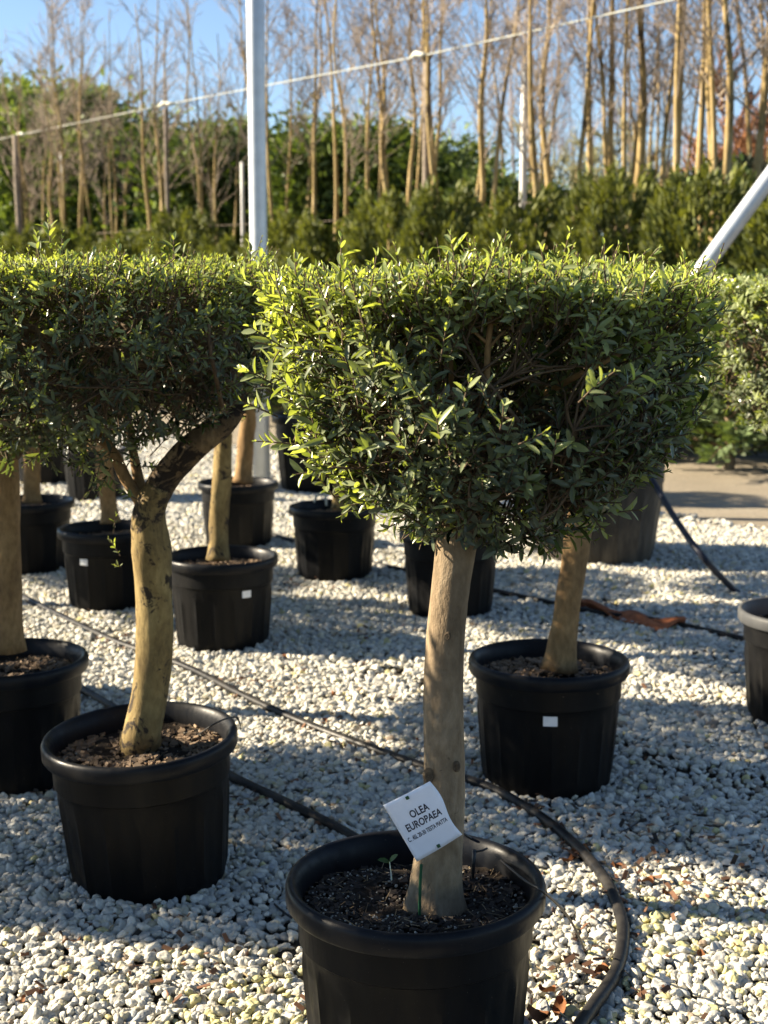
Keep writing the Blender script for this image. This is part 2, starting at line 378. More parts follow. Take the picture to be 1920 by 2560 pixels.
YOUNG_LIT = np.array([.40, .47, .14]); MID = np.array([.105, .145, .045]); OLD_SHADED = np.array([.013, .022, .011])  # leaf age tones, with sunlit and shaded leaves also put into the colour
def shoot_leaves(out, b, d, l, r, Lmax, young_lit=.5, tipb=.6, space=.0125):
    """leaves in opposite pairs along one shoot; young 0..1 = how light the leaves are, by age and painted sun"""
    n = max(3, int(l / space))
    a = np.cross(d, np.array([.3, .8, .5])); a = a / np.linalg.norm(a); b2 = np.cross(d, a)
    ph = r.uniform(0, 6.28)
    cv = (a * math.cos(ph * 2) + b2 * math.sin(ph * 2)) * r.uniform(0, .18) * l
    t = (np.arange(n) + .6) / n
    for s in (0, 1):
        az = ph + np.arange(n) * (math.pi / 2) + s * math.pi + r.normal(0, .25, n)
        rad = a[None] * np.cos(az)[:, None] + b2[None] * np.sin(az)[:, None]
        an = np.radians(np.where(t > .85, 22, 50) + r.normal(0, 11, n))
        ld = nrm(d[None] * np.cos(an)[:, None] + rad * np.sin(an)[:, None])
        nn = nrm(d[None] - ld * (ld @ d)[:, None] + r.normal(0, .22, (n, 3)))
        nn = nrm(nn - ld * np.sum(nn * ld, 1)[:, None])
        L = Lmax * (.55 + .45 * np.sin(np.clip(t * 1.25, 0, 1) * math.pi) ** .8) * np.exp(r.normal(0, .26, n)) * np.where(t > .9, .62, 1)
        L = np.minimum(L, .040)
        W = L * r.uniform(.22, .32, n) * (1 + .2 * young_lit)
        y = np.clip(young_lit + (t - .5) * tipb + r.normal(0, .16, n), 0, 1)[:, None]
        c = np.where(y < .5, OLD_SHADED + (MID - OLD_SHADED) * y * 2, MID + (YOUNG_LIT - MID) * (y - .5) * 2) * np.exp(r.normal(0, .12, (n, 1)))
        keep = r.random(n) < .93
        out.append([k[keep] for k in (b[None] + d[None] * (t * l)[:, None] + cv[None] * (t ** 2)[:, None], ld, nn, L, W, r.uniform(-.02, .2, n), r.uniform(.05, .3, n), c)])
    return [b + d * (k * l) + cv * k * k for k in (0, .35, .7, 1)]
def cat(out): return [np.concatenate([o[i] for o in out]) for i in range(8)]

def wavy(x, y, z, k):
    return math.sin(x * 17 + k) * math.sin(y * 19 + 2 * k) + math.sin(z * 23 + k * 3) * math.sin(x * 11 - y * 13 + k)

def olive_crown(seed, Rc, z0, z1, cx, cy, limbs_from, n_top, n_side, n_in, Lmax, fine, taper=.5, bottom=.28, hole=None, extra=(), open_front=0.0):
    """flat-topped crown: returns leaves, shoots (tubes) and branches. All in tree-local space."""
    r = np.random.default_rng(seed); leaves = []; twigs = MB(); br = MB()
    H = z1 - z0
    def Rz(z):
        t = (z - z0) / H
        if t < taper: return Rc * (bottom + (1 - bottom) * math.sqrt(max(0, 1 - ((taper - t) / taper) ** 2)))
        return Rc * (1 - .06 * max(0, (t - .85) / .15) ** 2)
    # branches
    nodes = []
    nl = 10
    for k in range(nl):
        f = np.array(limbs_from[k % len(limbs_from)])
        a = 6.283 * k / nl + r.uniform(-.25, .25); q = r.uniform(.35, .75)
        e = np.array([cx + Rc * q * math.cos(a), cy + Rc * q * math.sin(a), z0 + H * r.uniform(.45, .75)])
        mid = f * .5 + e * .5 + np.array([0, 0, r.uniform(-.05, .03)]) + r.normal(0, .02, 3)
        pl = catmull([f, mid, e], 5); br.tube(pl, np.linspace(.017, .007, len(pl)), 7)
        for j in range(9):
            s = pl[r.integers(3, len(pl))]; s = np.array(s)
            a2 = a + r.normal(0, .7); zz = z0 + H * r.uniform(.15, .93); rr = Rz(zz) * r.uniform(.6, .92)
            e2 = np.array([cx + rr * math.cos(a2), cy + rr * math.sin(a2), zz])
            m2 = (s + e2) / 2 + r.normal(0, .025, 3)
            p2 = catmull([s, m2, e2], 3); br.tube(p2, np.linspace(.0042, .002, len(p2)), 5)
            nodes += [np.array(p) for p in p2[2:]]
    nodes = np.array(nodes)
    def shoot(b, d, l, L, young_lit, link=True, th=.0016):
        link = link and (young_lit < .6 or r.random() < .12)
        d = d / np.linalg.norm(d)
        pts = shoot_leaves(leaves, b, d, l, r, L, young_lit)
        twigs.tube(pts, np.linspace(th, th * .55, len(pts)), 4)
        if link:
            dd = np.sum((nodes - b) ** 2, 1); k = np.argsort(dd)[r.integers(0, 7)]; q = nodes[k]
            if np.linalg.norm(q - b) < .15: twigs.tube(catmull([q, (q + b) / 2 + r.normal(0, .008, 3), b], 2), np.linspace(.0024, th, 5), 4)
    for k in range(n_top):
        a = r.uniform(0, 6.283); q = Rc * math.sqrt(r.uniform(0, 1)) * .98
        x, y = q * math.cos(a), q * math.sin(a)
        l = r.uniform(.04, .08) * (1.75 if r.random() < .09 else 1)
        z = z1 - min(l, .085) * .9 - r.uniform(0, .035) + .014 * wavy(x, y, 0, seed)
        shoot(np.array([cx + x, cy + y, z]), np.array([x * .8 / Rc * .6 + r.normal(0, .28), y * .5 / Rc + r.normal(0, .28), 1.0]), l, Lmax * r.uniform(.6, .98), r.uniform(.8, 1.1))  # pale new growth, lightened further to paint the sunlit crown top
    made = 0; tries = 0
    while made < n_side and tries < n_side * 6:
        tries += 1
        a = r.uniform(0, 6.283); t = r.uniform(0, 1) ** .75; z = z0 + H * t * .97; rr = Rz(z)
        dep = abs(r.normal(0, .05)); q = rr * (1 + .05 * math.sin(a * 3 + seed) * math.sin(z * 14 + seed) + .04 * math.sin(a * 7 + z * 20)) - dep
        x, y = q * math.cos(a), q * math.sin(a)
        wv = wavy(x, y, z, seed * .7)
        front = max(0, -math.sin(a))
        if wv + r.normal(0, .5) < -.55 + open_front * front: continue
        if hole:
            skip = False
            for hx, hz, hr, hp in hole:
                if y < -.12 and ((x + cx - hx) ** 2 + (z - hz) ** 2) < hr * hr and r.random() < hp: skip = True
            if skip: continue
        up = .25 + .6 * t
        d = np.array([math.cos(a) + r.normal(0, .4), math.sin(a) + r.normal(0, .4), up + r.normal(0, .4) - (.6 if t < .2 else 0)])
        l = r.uniform(.05, .105) * (1.5 if r.random() < .1 else 1)
        yg = .15 + .35 * t + (.35 if dep < .018 else 0) * r.random() + .25 * max(0, -math.cos(a)) * (dep < .05)  # outer shoots lighter; sunlit left flank painted into the leaf colour
        yg += .5 * max(0, (t - .7) / .3)  # sunlit band under the crown top, painted as lighter leaves
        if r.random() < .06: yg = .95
        b = np.array([cx + x, cy + y, z]) - d / np.linalg.norm(d) * min(l, .1) * .7
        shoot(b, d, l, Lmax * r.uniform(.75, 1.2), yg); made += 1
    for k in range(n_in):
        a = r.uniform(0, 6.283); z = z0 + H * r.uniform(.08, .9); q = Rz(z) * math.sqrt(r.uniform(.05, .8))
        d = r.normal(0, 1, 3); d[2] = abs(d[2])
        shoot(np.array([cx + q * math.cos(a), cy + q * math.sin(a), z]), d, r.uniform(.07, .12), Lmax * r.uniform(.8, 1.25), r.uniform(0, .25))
    for (p, d, l, L, yg) in extra:
        shoot(np.array(p, float), np.array(d, float), l * .8, L * .66, yg, True, .0016)
    return cat(leaves), twigs, br

def trunk_tube(mb, pts, rad, sides=18, seg=7, seed=1, flare=True):
    r = np.random.default_rng(seed); P = catmull(pts, seg); n = len(P)
    rr = np.interp(np.linspace(0, 1, n), np.linspace(0, 1, len(rad)), rad)
    if flare: rr = rr * (1 + .30 * np.exp(-np.linspace(0, 1, n) * 14))
    an = np.linspace(0, 2 * np.pi, sides, endpoint=False); h = np.linspace(0, 3, n)[:, None]
    ph = r.uniform(0, 6.28, 6)
    wob = 1 + .05 * np.sin(2 * an + ph[0] + h * 2) + .035 * np.sin(3 * an + ph[1] - h * 3) + .03 * np.sin(5 * an + h * 6 + ph[2]) + r.normal(0, .008, (n, sides)) + .015 * np.sin(h * 7 + ph[3])
    mb.tube(P, rr, sides, None, True, wob)
    return P, rr

# ------------------------------------------------------------------ pots
def pot_meshes(rad, h, rbase, mp, mr, nfl=16):
    s = rad / .2475
    body = MB(); top = h - .044 * s; band = h - .115 * s
    def fl(an, z):
        k = (np.cos(an * nfl) > .55).astype(float)
        zz = np.clip((band - .012 - z) / .012, 0, 1) * np.clip((z - .02) / .02, 0, 1)
        return zz[:, None] * k[None, :] * .0055 * s
    ri = rad - .0185 * s
    prof = [(ri - .004, top), (ri - .005, band + .004), (ri - .0095, band), (ri - .0105, band - .006)]
    zs = np.linspace(band - .012, .012, 9)
    prof += [(rbase + (ri - .011 - rbase) * (z / band), z) for z in zs] + [(rbase - .004, .003), (rbase - .02, .0), (.001, .0)]
    body.lathe([(ri - .012, h - .10 * s), (ri - .012, top + .001)] + prof[::1], 96, fl)
    inner = [(ri - .004, top + .012), (ri - .0125, top - .02), (ri - .02, h - .16 * s)]
    rim = MB()
    rp = [(ri - .004, top - .002), (rad - .004 * s, top), (rad, top + .006 * s), (rad + .0005, h - .012 * s), (rad - .0035 * s, h - .003 * s), (rad - .010 * s, h), (rad - .017 * s, h - .003 * s), (rad - .0215 * s, h - .010 * s)] + \
         [(ri - .0095 - k * .0035, h - .02 * s - k * .03 * s) for k in range(6)]
    rim.lathe(rp, 96)
    a_, b_ = body.mesh('pot', mp), rim.mesh('rim', mr)
    a_.set_sharp_from_angle(angle=R(28)); b_.set_sharp_from_angle(angle=R(50))
    return a_, b_
P_STD = pot_meshes(.2475, .40, .195, M_pot, M_rim)
P_GREY = (P_STD[0], P_STD[1].copy()); P_GREY[1].materials[0] = M_greyrim
P_BIG = pot_meshes(.43, .66, .33, M_bigpot, M_bigpot)
P_BIGB = pot_meshes(.40, .62, .32, M_pot, M_rim)

def soil_mesh(rad, z, seed, dark=1.0):
    r = np.random.default_rng(seed); b = MB()
    nr, na = 14, 40; v = [(0, 0, z + .012)]
    for i in range(1, nr + 1):
        for j in range(na):
            a = 6.283 * j / na; q = rad * i / nr
            v.append((q * math.cos(a), q * math.sin(a), z + .010 * math.sin(q * 30 + seed) * math.sin(a * 2 + seed) + r.normal(0, .0025)))
    t = [(0, 1 + j, 1 + (j + 1) % na) for j in range(na)]
    q = [(1 + i * na + j, 1 + (i + 1) * na + j, 1 + (i + 1) * na + (j + 1) % na, 1 + i * na + (j + 1) % na) for i in range(nr - 1) for j in range(na)]
    b.add(v, t, q); return b.mesh('soil', M_soil)
def debris_mesh(rad, z, seed, n, white=.2, long=.12, lo=.004, hi=.011, tan=False):
    r = np.random.default_rng(seed); b = MB()
    for k in range(n):
        a = r.uniform(0, 6.283); q = rad * math.sqrt(r.random()) * .97
        p = (q * math.cos(a), q * math.sin(a), z + .010 * math.sin(q * 30 + seed) * math.sin(a * 2 + seed) + r.uniform(.0, .006))
        M = Matrix.Rotation(r.uniform(0, 6.28), 3, 'Z') @ Matrix.Rotation(r.normal(0, .4), 3, 'X') @ Matrix.Rotation(r.normal(0, .4), 3, 'Y')
        u = r.random()
        if u < white: s = r.uniform(.002, .0045); size = (s, s, s * .8); c = np.array((.42, .39, .32)) * r.uniform(.6, 1.1)
        elif u < white + long: size = (r.uniform(.02, .06), r.uniform(.001, .002), .001); c = np.array((.22, .155, .085)) * r.uniform(.5, 1.3)
        else:
            s = r.uniform(lo, hi); size = (s * 1.6, s, s * .5)
            c = (np.array((.17, .115, .07)) if tan else np.array((.026, .017, .011))) * r.uniform(.5, 1.4)
        b.box(p, size, M, c)
    return b.mesh('soil_debris', M_col, False)
SOIL = [soil_mesh(.222, .338, k) for k in (1, 2)]
DEB_A = debris_mesh(.218, .339, 5, 2600, .33, .10)
DEB = [debris_mesh(.218, .339, 9 + k, 900, .10, .08, .006, .014, True) for k in range(2)]
SOILBIG = soil_mesh(.39, .58, 3); 

def sticker(parent, a, z, w=.03, h=.022, r=.2475, rb=.195, hh=.40):
    b = MB(); rr = rb + (r - .03 - rb) * z / (hh - .115) + .0065
    for k in range(5):
        pass
    an = np.linspace(-w / 2 / rr, w / 2 / rr, 6) + a
    v = [(rr * math.cos(t), rr * math.sin(t), zz) for zz in (z - h / 2, z + h / 2) for t in an]
    v += [((rr - .004) * math.cos(t), (rr - .004) * math.sin(t), zz) for zz in (z - h / 2, z + h / 2) for t in an]
    q = [(i, i + 1, i + 7, i + 6) for i in range(5)]
    b.add(v, None, q); return b.build('sticker', M_sticker, parent)

# ------------------------------------------------------------------ potted olive trees
GEN = []
for sd in (31, 47):
    lv, tw, br = olive_crown(sd, .44, 1.03, 1.57, 0, 0, [(0, 0, 1.0), (.01, .01, 1.04)], 800, 800, 120, .034, False)
    b = MB(); add_leaves(b, lv, False)
    br2 = MB(); br2.v, br2.t, br2.q, br2.c, br2.n = tw.v[:], tw.t[:], tw.q[:], tw.c[:], tw.n
    GEN.append((b.mesh('crown', M_leaf), tw.mesh('twigs', M_twig), br.mesh('branches', M_twig)))

def potted(label, x, y, trunk, rads, bark_m, group='flat-topped olive trees in pots', pot=P_STD, soil=0, deb=None, rotz=0.0, tilt=0.0, seed=1):
    """trunk: points in world space from the soil up to the crown"""
    t = thing('potted_olive_tree', label, 'olive tree', (x, y, 0), 0, group)
    p = obj('pot', pot[0], t); p.rotation_euler = (0, tilt, rotz)
    obj('rim', pot[1], p)
    s = obj('soil', SOIL[soil] if isinstance(soil, int) else soil, t); s.rotation_euler = (0, tilt, rotz)
    if deb is not None: obj('soil_debris', deb, s, True)
    b = MB(); trunk_tube(b, [(q[0] - x, q[1] - y, q[2]) for q in trunk], rads, seed=seed); b.build('trunk', bark_m, t)
    return t, p
def gen_crown(t, k, loc, rz, scale=(1, 1, 1)):
    c = obj('crown', GEN[k][0], t, True); obj('twigs', GEN[k][1], c, True); obj('branches', GEN[k][2], c)
    c.location = loc; c.rotation_euler = (0, 0, rz); c.scale = scale
    return c

# individually pickable leaves: those that show largest from the path
PROTO = {}
def leaf_proto(wk, bk, ck):
    key = (wk, bk, ck)
    if key not in PROTO:
        y = (ck + .5) / 6; c = OLD_SHADED + (MID - OLD_SHADED) * y * 2 if y < .5 else MID + (YOUNG_LIT - MID) * (y - .5) * 2
        b = MB(); one = np.ones(1)
        add_leaves(b, (np.zeros((1, 3)), np.array([[1., 0, 0]]), np.array([[0, 0, 1.]]), one, one * (.28, .34, .40)[wk], one * (.0, .12)[bk], one * .15, c[None]))
        PROTO[key] = b.mesh('leaf', M_leaf)
    return PROTO[key]
def split_leaves(t, crown_parent_name, lv, nmax, tx, ty):
    base, d, nr, L, W, bend, fold, c = lv
    mid = base + d * L[:, None] * .5 + np.array([tx, ty, 0])
    v = mid - np.array([0, 0, CAM_H]); dist = np.linalg.norm(v, axis=1); vd = v / dist[:, None]
    area = L * W * np.abs(np.sum(nr * vd, 1)) / dist ** 2
    dep = v[:, 1] * math.cos(PITCH) - v[:, 2] * math.sin(PITCH); up = v[:, 1] * math.sin(PITCH) + v[:, 2] * math.cos(PITCH)
    gx = np.floor(FPX * v[:, 0] / dep / 22).astype(int); gy = np.floor(FPX * up / dep / 22).astype(int)
    inside = (np.abs(v[:, 0] / dep) < .275) 
    key = gx * 10000 + gy; order = np.argsort(dist); seen = set(); vis = np.zeros(len(L), bool)
    for i in order:
        k = key[i]
        if k not in seen: seen.add(k); vis[i] = True
    cand = np.where(vis & inside)[0]; cand = cand[np.argsort(-area[cand])][:nmax]
    m = np.ones(len(L), bool); m[cand] = False
    b = MB(); add_leaves(b, [k[m] for k in lv]); crown = b.build('crown', M_leaf, t, True, True)
    ys = np.array([OLD_SHADED.sum(), MID.sum(), YOUNG_LIT.sum()])
    for i in cand:
        yv = np.interp(c[i].sum(), ys, [0, .5, 1]); wk = int(np.clip((W[i] / L[i] - .26) / .048, 0, 2))
        o = obj('leaf', leaf_proto(wk, int(bend[i] > .07), int(min(5, yv * 6))), crown)
        X = d[i]; Z = nr[i]; Y = np.cross(Z, X)
        Mx = Matrix(((X[0], Y[0], Z[0], base[i][0]), (X[1], Y[1], Z[1], base[i][1]), (X[2], Y[2], Z[2], base[i][2]), (0, 0, 0, 1)))
        o.matrix_local = Mx @ Matrix.Diagonal((L[i], L[i], L[i], 1))
    return crown

# --- tree A, nearest
ax, ay = .06, 2.47
YA = 2.47
trA = [dz(937, 1935, .335), dy(948, 1850, YA), dy(957, 1700, YA), dy(959, 1480, YA), dy(970, 1300, YA), dy(990, 1150, YA), dy(1000, 1040, YA)]
trA[0].y = YA
tA, pA = potted('flat-topped olive tree nearest the camera, in the black pot holding the white name card', ax, ay, trA,
                [.049, .042, .0385, .037, .0375, .038, .036], M_barkA, deb=DEB_A, rotz=.2, seed=3)
for kx_, ky_, kr in ((1071, 1940, .010), (1141, 1917, .007), (1084, 2180, .010), (1119, 1590, .007)):
    b = MB(); b.lathe([(.0005, .006), (kr * .45, .0035), (kr * .62, .006), (kr * .85, .005), (kr * 1.1, .001), (kr * 1.3, -.004)], 10)
    q = at_y(kx_, ky_, YA - .0365); o = b.build('knot', M_knot, tA); o.location = (q.x - ax, q.y - ay, q.z); o.rotation_euler = (R(90), 0, rnd.uniform(-.4, .4)); o.scale = (.85, 1.25, .45)
topA = trA[-1] - Vector((ax, ay, 0))
def locA(x, y, off): p = dy(x, y, YA + off); return np.array([p.x - ax, p.y - ay, p.z])
extraA = []
for (x, y, off, l, L, yg) in [(735, 622, -.30, .10, .048, .9), (865, 622, -.34, .085, .046, .85), (990, 612, -.30, .10, .045, .95), (1050, 622, -.25, .085, .045, .9), (1310, 622, -.28, .09, .046, .9),
                              (640, 615, -.2, .07, .042, .9), (930, 620, -.36, .07, .045, .8), (1180, 605, -.34, .06, .042, .9), (1420, 640, -.2, .06, .042, .9), (800, 640, -.38, .08, .05, .75)]:
    extraA.append((locA(x, y, off), (rnd.uniform(-.2, .2), -.1, 1), l, L, yg))
for (x, y, off, dxx, dzz, l, L, yg) in [(600, 900, -.22, -1, .5, .09, .052, .95), (590, 830, -.2, -1, .7, .08, .05, .9), (610, 750, -.2, -.9, .6, .09, .05, .9), (640, 960, -.24, -.9, .15, .09, .05, .95), (720, 1010, -.25, -.7, -.1, .09, .052, .95),
                                       (985, 1165, -.05, .0, 1, .085, .055, .98), (960, 1150, -.04, -.6, .5, .07, .05, .9), (1090, 1125, -.1, .4, .1, .09, .05, .95), (1110, 1140, -.06, .3, .5, .07, .045, .95), (1190, 1120, -.06, .2, -.9, .09, .058, .6),
                                       (1130, 1130, -.08, .5, -.7, .1, .06, .3), (1300, 1110, -.06, .9, .2, .09, .055, .8), (1260, 1090, -.1, .4, -.6, .09, .05, .7), (950, 960, -.42, -.1, .9, .07, .06, .9), (1000, 880, -.40, .1, 1, .06, .05, .9),
                                       (1250, 870, -.42, .5, .7, .10, .046, .85), (1080, 930, -.42, .2, .9, .06, .05, .9), (1120, 960, -.42, .6, .3, .06, .04, 1.), (1330, 850, -.36, .7, .6, .1, .045, .8), (1190, 1010, -.36, .1, .9, .07, .05, .8), (890, 990, -.36, -.4, .6, .09, .05, .9)]:
    extraA.append((locA(x, y, off), (dxx, -.45, dzz), l, L, yg))
hl = [(locA(1050, 770, 0)[0] * .88, locA(1050, 770, -.3)[2], .06, .8), (locA(1100, 850, 0)[0] * .9, locA(1100, 850, -.3)[2], .07, .4)]
lvA, twA, brA = olive_crown(5, .385, 1.05, 1.54, .125, 0, [tuple(topA), tuple(topA - Vector((0, 0, .03)))], 1900, 1500, 300, .0285, True, hole=hl, extra=extraA, open_front=.4, taper=.74, bottom=.16)
# upright orange-brown branch that shows in the open front of the crown
def bline(mb, pts, r0, r1): P = catmull(pts, 4); mb.tube(P, np.linspace(r0, r1, len(P)), 7)
brA2 = MB()
bline(brA2, [locA(1040, 900, -.12), locA(1050, 850, -.27), locA(1053, 760, -.30), locA(1060, 690, -.31), locA(1057, 640, -.31)], .0062, .0042)
bline(brA2, [locA(1056, 745, -.30), locA(1030, 722, -.31), locA(1008, 705, -.30)], .003, .002)
bline(brA2, [locA(1057, 750, -.30), locA(1085, 720, -.29), locA(1120, 700, -.27)], .003, .002)
bline(brA2, [locA(970, 900, -.1), locA(975, 830, -.2), locA(972, 760, -.22)], .006, .004)
bline(brA2, [locA(1180, 850, -.1), locA(1250, 810, -.25), locA(1330, 770, -.28), locA(1400, 740, -.22)], .006, .003)
crA = split_leaves(tA, 'crown', lvA, 300, ax, ay)
twA.build('twigs', M_twig, crA, True, True); brA.build('branches', M_twig, crA); brA2.build('upright_branch', M_barkT, crA)

# --- tree B, left, forked and leaning
bx, by = -.61, 3.38; YB = 3.38
trB = [dz(303, 1612, .335), dy(306, 1590, YB), dy(322, 1510, YB), dy(334, 1400, YB), dy(333, 1290, YB), dy(325, 1190, YB), dy(322, 1110, YB), dy(345, 1050, YB)]
tB, pB = potted('forked olive tree with lichen-gold trunk in the tilted black pot at left', bx, by, trB,
                [.050, .046, .045, .044, .045, .051, .044, .036], M_barkB, deb=DEB[0], tilt=R(-3.2), rotz=.9, seed=8)
def locB(x, y, off=0): p = dy(x, y, YB + off); return Vector((p.x - bx, p.y - by, p.z))
lb = MB(); trunk_tube(lb, [locB(335, 1075), locB(360, 1030), locB(400, 980, -.02), locB(450, 940, -.03), locB(495, 900, -.02), locB(520, 850)], [.036, .036, .034, .033, .031, .026], seed=14, flare=False)
lb.build('limb', M_limb, tB)
lb = MB(); trunk_tube(lb, [locB(318, 1110), locB(275, 1040, .02), locB(240, 970, .03), locB(205, 930, .02), locB(150, 800, 0)], [.016, .015, .013, .012, .008], 9, seed=15, flare=False)
lb.build('limb', M_barkT, tB)
lb = MB(); trunk_tube(lb, [locB(320, 1105), locB(300, 1040, .05), locB(285, 960, .06), locB(270, 860, .05)], [.017, .014, .012, .009], 9, seed=16, flare=False)
lb.build('limb', M_barkT, tB)
extraB = []
for (x, y, l, L, yg) in [(112, 545, .10, .045, .95), (85, 560, .07, .04, .9), (375, 560, .06, .04, .85), (540, 570, .06, .04, .9), (260, 570, .06, .04, .9), (340, 660, .08, .05, .95)]:
    extraB.append((locB(x, y, -.3), (rnd.uniform(-.15, .15), -.1, 1), l, L, yg))
for (x, y, dxx, dzz, l, L, yg) in [(240, 800, -.2, .5, .07, .045, .95), (110, 960, -.6, -.5, .11, .045, .6), (140, 930, -.4, -.8, .12, .045, .7), (190, 950, -.2, -.9, .11, .045, .6), (260, 1200, -.5, 1, .07, .03, .7), (262, 1225, -.2, .2, .03, .025, 1.), (245, 1150, .2, 1, .06, .03, .5),
                                   (300, 1080, -.5, .3, .08, .045, .5), (240, 1010, -.3, -.6, .1, .05, .4), (220, 1000, .5, -.8, .1, .045, .5), (210, 990, -.8, -.2, .1, .05, .4), (330, 960, .3, .9, .09, .05, .4), (370, 930, .4, .6, .1, .05, .3), (310, 900, 0, -1, .1, .05, .3), (270, 940, 0, .8, .1, .05, .3), (380, 890, .2, -1, .09, .05, .3)]:
    extraB.append((locB(x, y, -.08), (dxx, -.3, dzz), l, L, yg))
for k in range(70):
    x, y = (rnd.uniform(150, 330), rnd.uniform(880, 1040)) if k < 40 else (rnd.uniform(-20, 190), rnd.uniform(880, 985))
    if k >= 60: x, y = rnd.uniform(330, 420), rnd.uniform(880, 940)
    extraB.append((locB(x, y, rnd.uniform(-.16, .12)), (rnd.uniform(-.8, .8), rnd.uniform(-.6, .3), rnd.uniform(-.8, .9)), rnd.uniform(.07, .11), .042, rnd.uniform(.05, .55)))
lvB, twB, brB = olive_crown(9, .46, 1.15, 1.582, -.13, .02, [tuple(locB(520, 850)), tuple(locB(150, 800)), tuple(locB(270, 860))], 1600, 900, 260, .028, True, extra=extraB, bottom=.42, taper=.5, open_front=.45)
bline(brB, [locB(480, 880, -.1), locB(470, 830, -.2), locB(455, 760, -.24), locB(450, 700, -.24)], .006, .004)
bline(brB, [locB(200, 940, 0), locB(160, 840, -.1), locB(110, 770, -.2), locB(75, 700, -.25)], .008, .004)
crB = split_leaves(tB, 'crown', lvB, 240, bx, by)
twB.build('twigs', M_twig, crB, True, True); brB.build('branches', M_twig, crB)

# --- the other olive trees that can be seen
def simple(label, x, y, tp, r0, bm, k, rz, pot=P_STD, dxy=(0, 0), seed=1, soil=0, deb=0, scale=(1, 1, 1), zoff=0):
    tr = [Vector((p[0], p[1], p[2])) for p in tp]
    t, p = potted(label, x, y, tr, [r0, r0 * .95, r0 * .92, r0 * .88], bm, pot=pot, seed=seed, rotz=rz, soil=soil, deb=DEB[deb] if deb is not None else None)
    gen_crown(t, k, (tr[-1].x - x + dxy[0], tr[-1].y - y + dxy[1], zoff), rz, scale)
    return t, p
def upright(x, y, lean=(0, 0), z0=.335, z1=1.1):
    return [(x, y, z0), (x + lean[0] * .3, y + lean[1] * .3, z0 + (z1 - z0) * .33), (x + lean[0] * .7, y + lean[1] * .7, z0 + (z1 - z0) * .66), (x + lean[0], y + lean[1], z1)]
def px(Y, *pts): return [tuple(dy(x, y, Y)) for x, y in pts]

simple('olive tree at the left edge with thick straight trunk, pot cut by the frame', -1.17, 4.12, px(4.12, (20, 1405), (18, 1250), (14, 1050), (12, 880)), .041, M_barkT, 0, 1.1, seed=21)
tD, pD = simple('olive tree with leaning golden trunk directly behind the nearest tree, stickered pot', .51, 4.11, px(4.11, (1208, 1445), (1222, 1330), (1242, 1210), (1256, 1090)), .044, M_barkT, 1, 2.3, seed=22, deb=1, scale=(.60, .75, .9), dxy=(-.09, 0), zoff=.155)
sticker(pD, R(-95) - 2.3, .262, .042, .030)
tE, pE = simple('olive tree standing behind the forked tree, white sticker on the right of its pot', -.71, 5.86, px(5.86, (545 / S, 1398 / S), (548 / S, 1300 / S), (555 / S, 1180 / S), (560 / S, 1060 / S)), .043, M_barkB, 0, 3.9, seed=23)
sticker(pE, R(-55) - 3.9, .262, .042, .030)
simple('olive tree in the pot with a wire hook at the middle of the gravel', -.27, 7.34, px(7.34, (853 / S, 1272 / S), (852 / S, 1220 / S), (850 / S, 1170 / S), (848 / S, 1100 / S)), .045, M_barkB, 1, .4, seed=24, deb=1)
simple('olive tree whose pot shows behind the nearest trunk', .32, 6.48, upright(.32, 6.48, (.03, 0)), .043, M_barkA, 0, 5.0, seed=25)
tH, pH = simple('olive tree with orange-lit trunk just left of the forked trunk, stickered pot', -1.35, 6.61, px(6.61, (278 / S, 1305 / S), (268 / S, 1240 / S), (262 / S, 1180 / S), (258 / S, 1110 / S)), .043, M_barkT, 1, 4.4, seed=26)
sticker(pH, R(-112) - 4.4, .262, .042, .030)
simple('olive tree in the black pot beyond the left edge tree, second row', -1.98, 7.55, px(7.55, (80 / S, 1255 / S), (80 / S, 1180 / S), (78 / S, 1110 / S), (76 / S, 1060 / S)), .047, M_barkT, 0, 2.9, seed=27)
simple('olive tree with orange trunk in the tall pot in front of the steel pole', -.90, 8.35, px(8.35, (607 / S, 1205 / S), (612 / S, 1140 / S), (620 / S, 1060 / S), (622 / S, 1010 / S)), .052, M_barkT, 1, 1.7, seed=28, deb=1)
simple('bright olive tree cut by the right edge, in the pot with a grey worn rim', 1.52, 4.77, upright(1.52, 4.77, (.02, 0)), .043, M_barkA, 1, .9, pot=P_GREY, seed=29)
kx = at_z(228, 1255); lx = at_z(100, 1216)
simple('olive tree in the black pot behind the second row, left of the forked branch', kx.x, kx.y + .15, upright(kx.x, kx.y + .15, (.02, 0)), .045, M_barkT, 0, .2, seed=30)
simple('farthest olive tree in a black pot at upper left', lx.x, lx.y + .15, upright(lx.x, lx.y + .15, (-.03, 0)), .045, M_barkT, 1, 3.3, seed=31)
# big tubs
for nm, x, y, pt, sk, lb_, zo, top in (('n', 1.245, 7.95, P_BIG, .0, 'olive tree in the large dusty grey tub at the right', .0, 1.05), ('m', -.50, 10.9, P_BIGB, .0, 'olive tree in the large black tub behind the middle pots', .0, 1.15)):
    hgt = .66 if nm == 'n' else .62
    t = thing('potted_olive_tree', lb_, 'olive tree', (x, y, 0), 0, 'olive trees in large tubs')
    p = obj('pot', pt[0], t); p.rotation_euler.z = 1.0; obj('rim', pt[1], p)
    s_ = obj('soil', SOILBIG, t); s_.location.z = hgt - .66; s_.scale = (.93, .93, 1) if nm == 'm' else (1, 1, 1)
    b = MB(); trunk_tube(b, [(0, 0, hgt - .08), (.01, 0, hgt + .15), (.0, 0, hgt + .35), (.0, 0, 1.12)], [.06, .055, .05, .045], seed=40); b.build('trunk', M_barkA, t)
    gen_crown(t, 0 if nm == 'n' else 1, (0, 0, .02), 2.0)
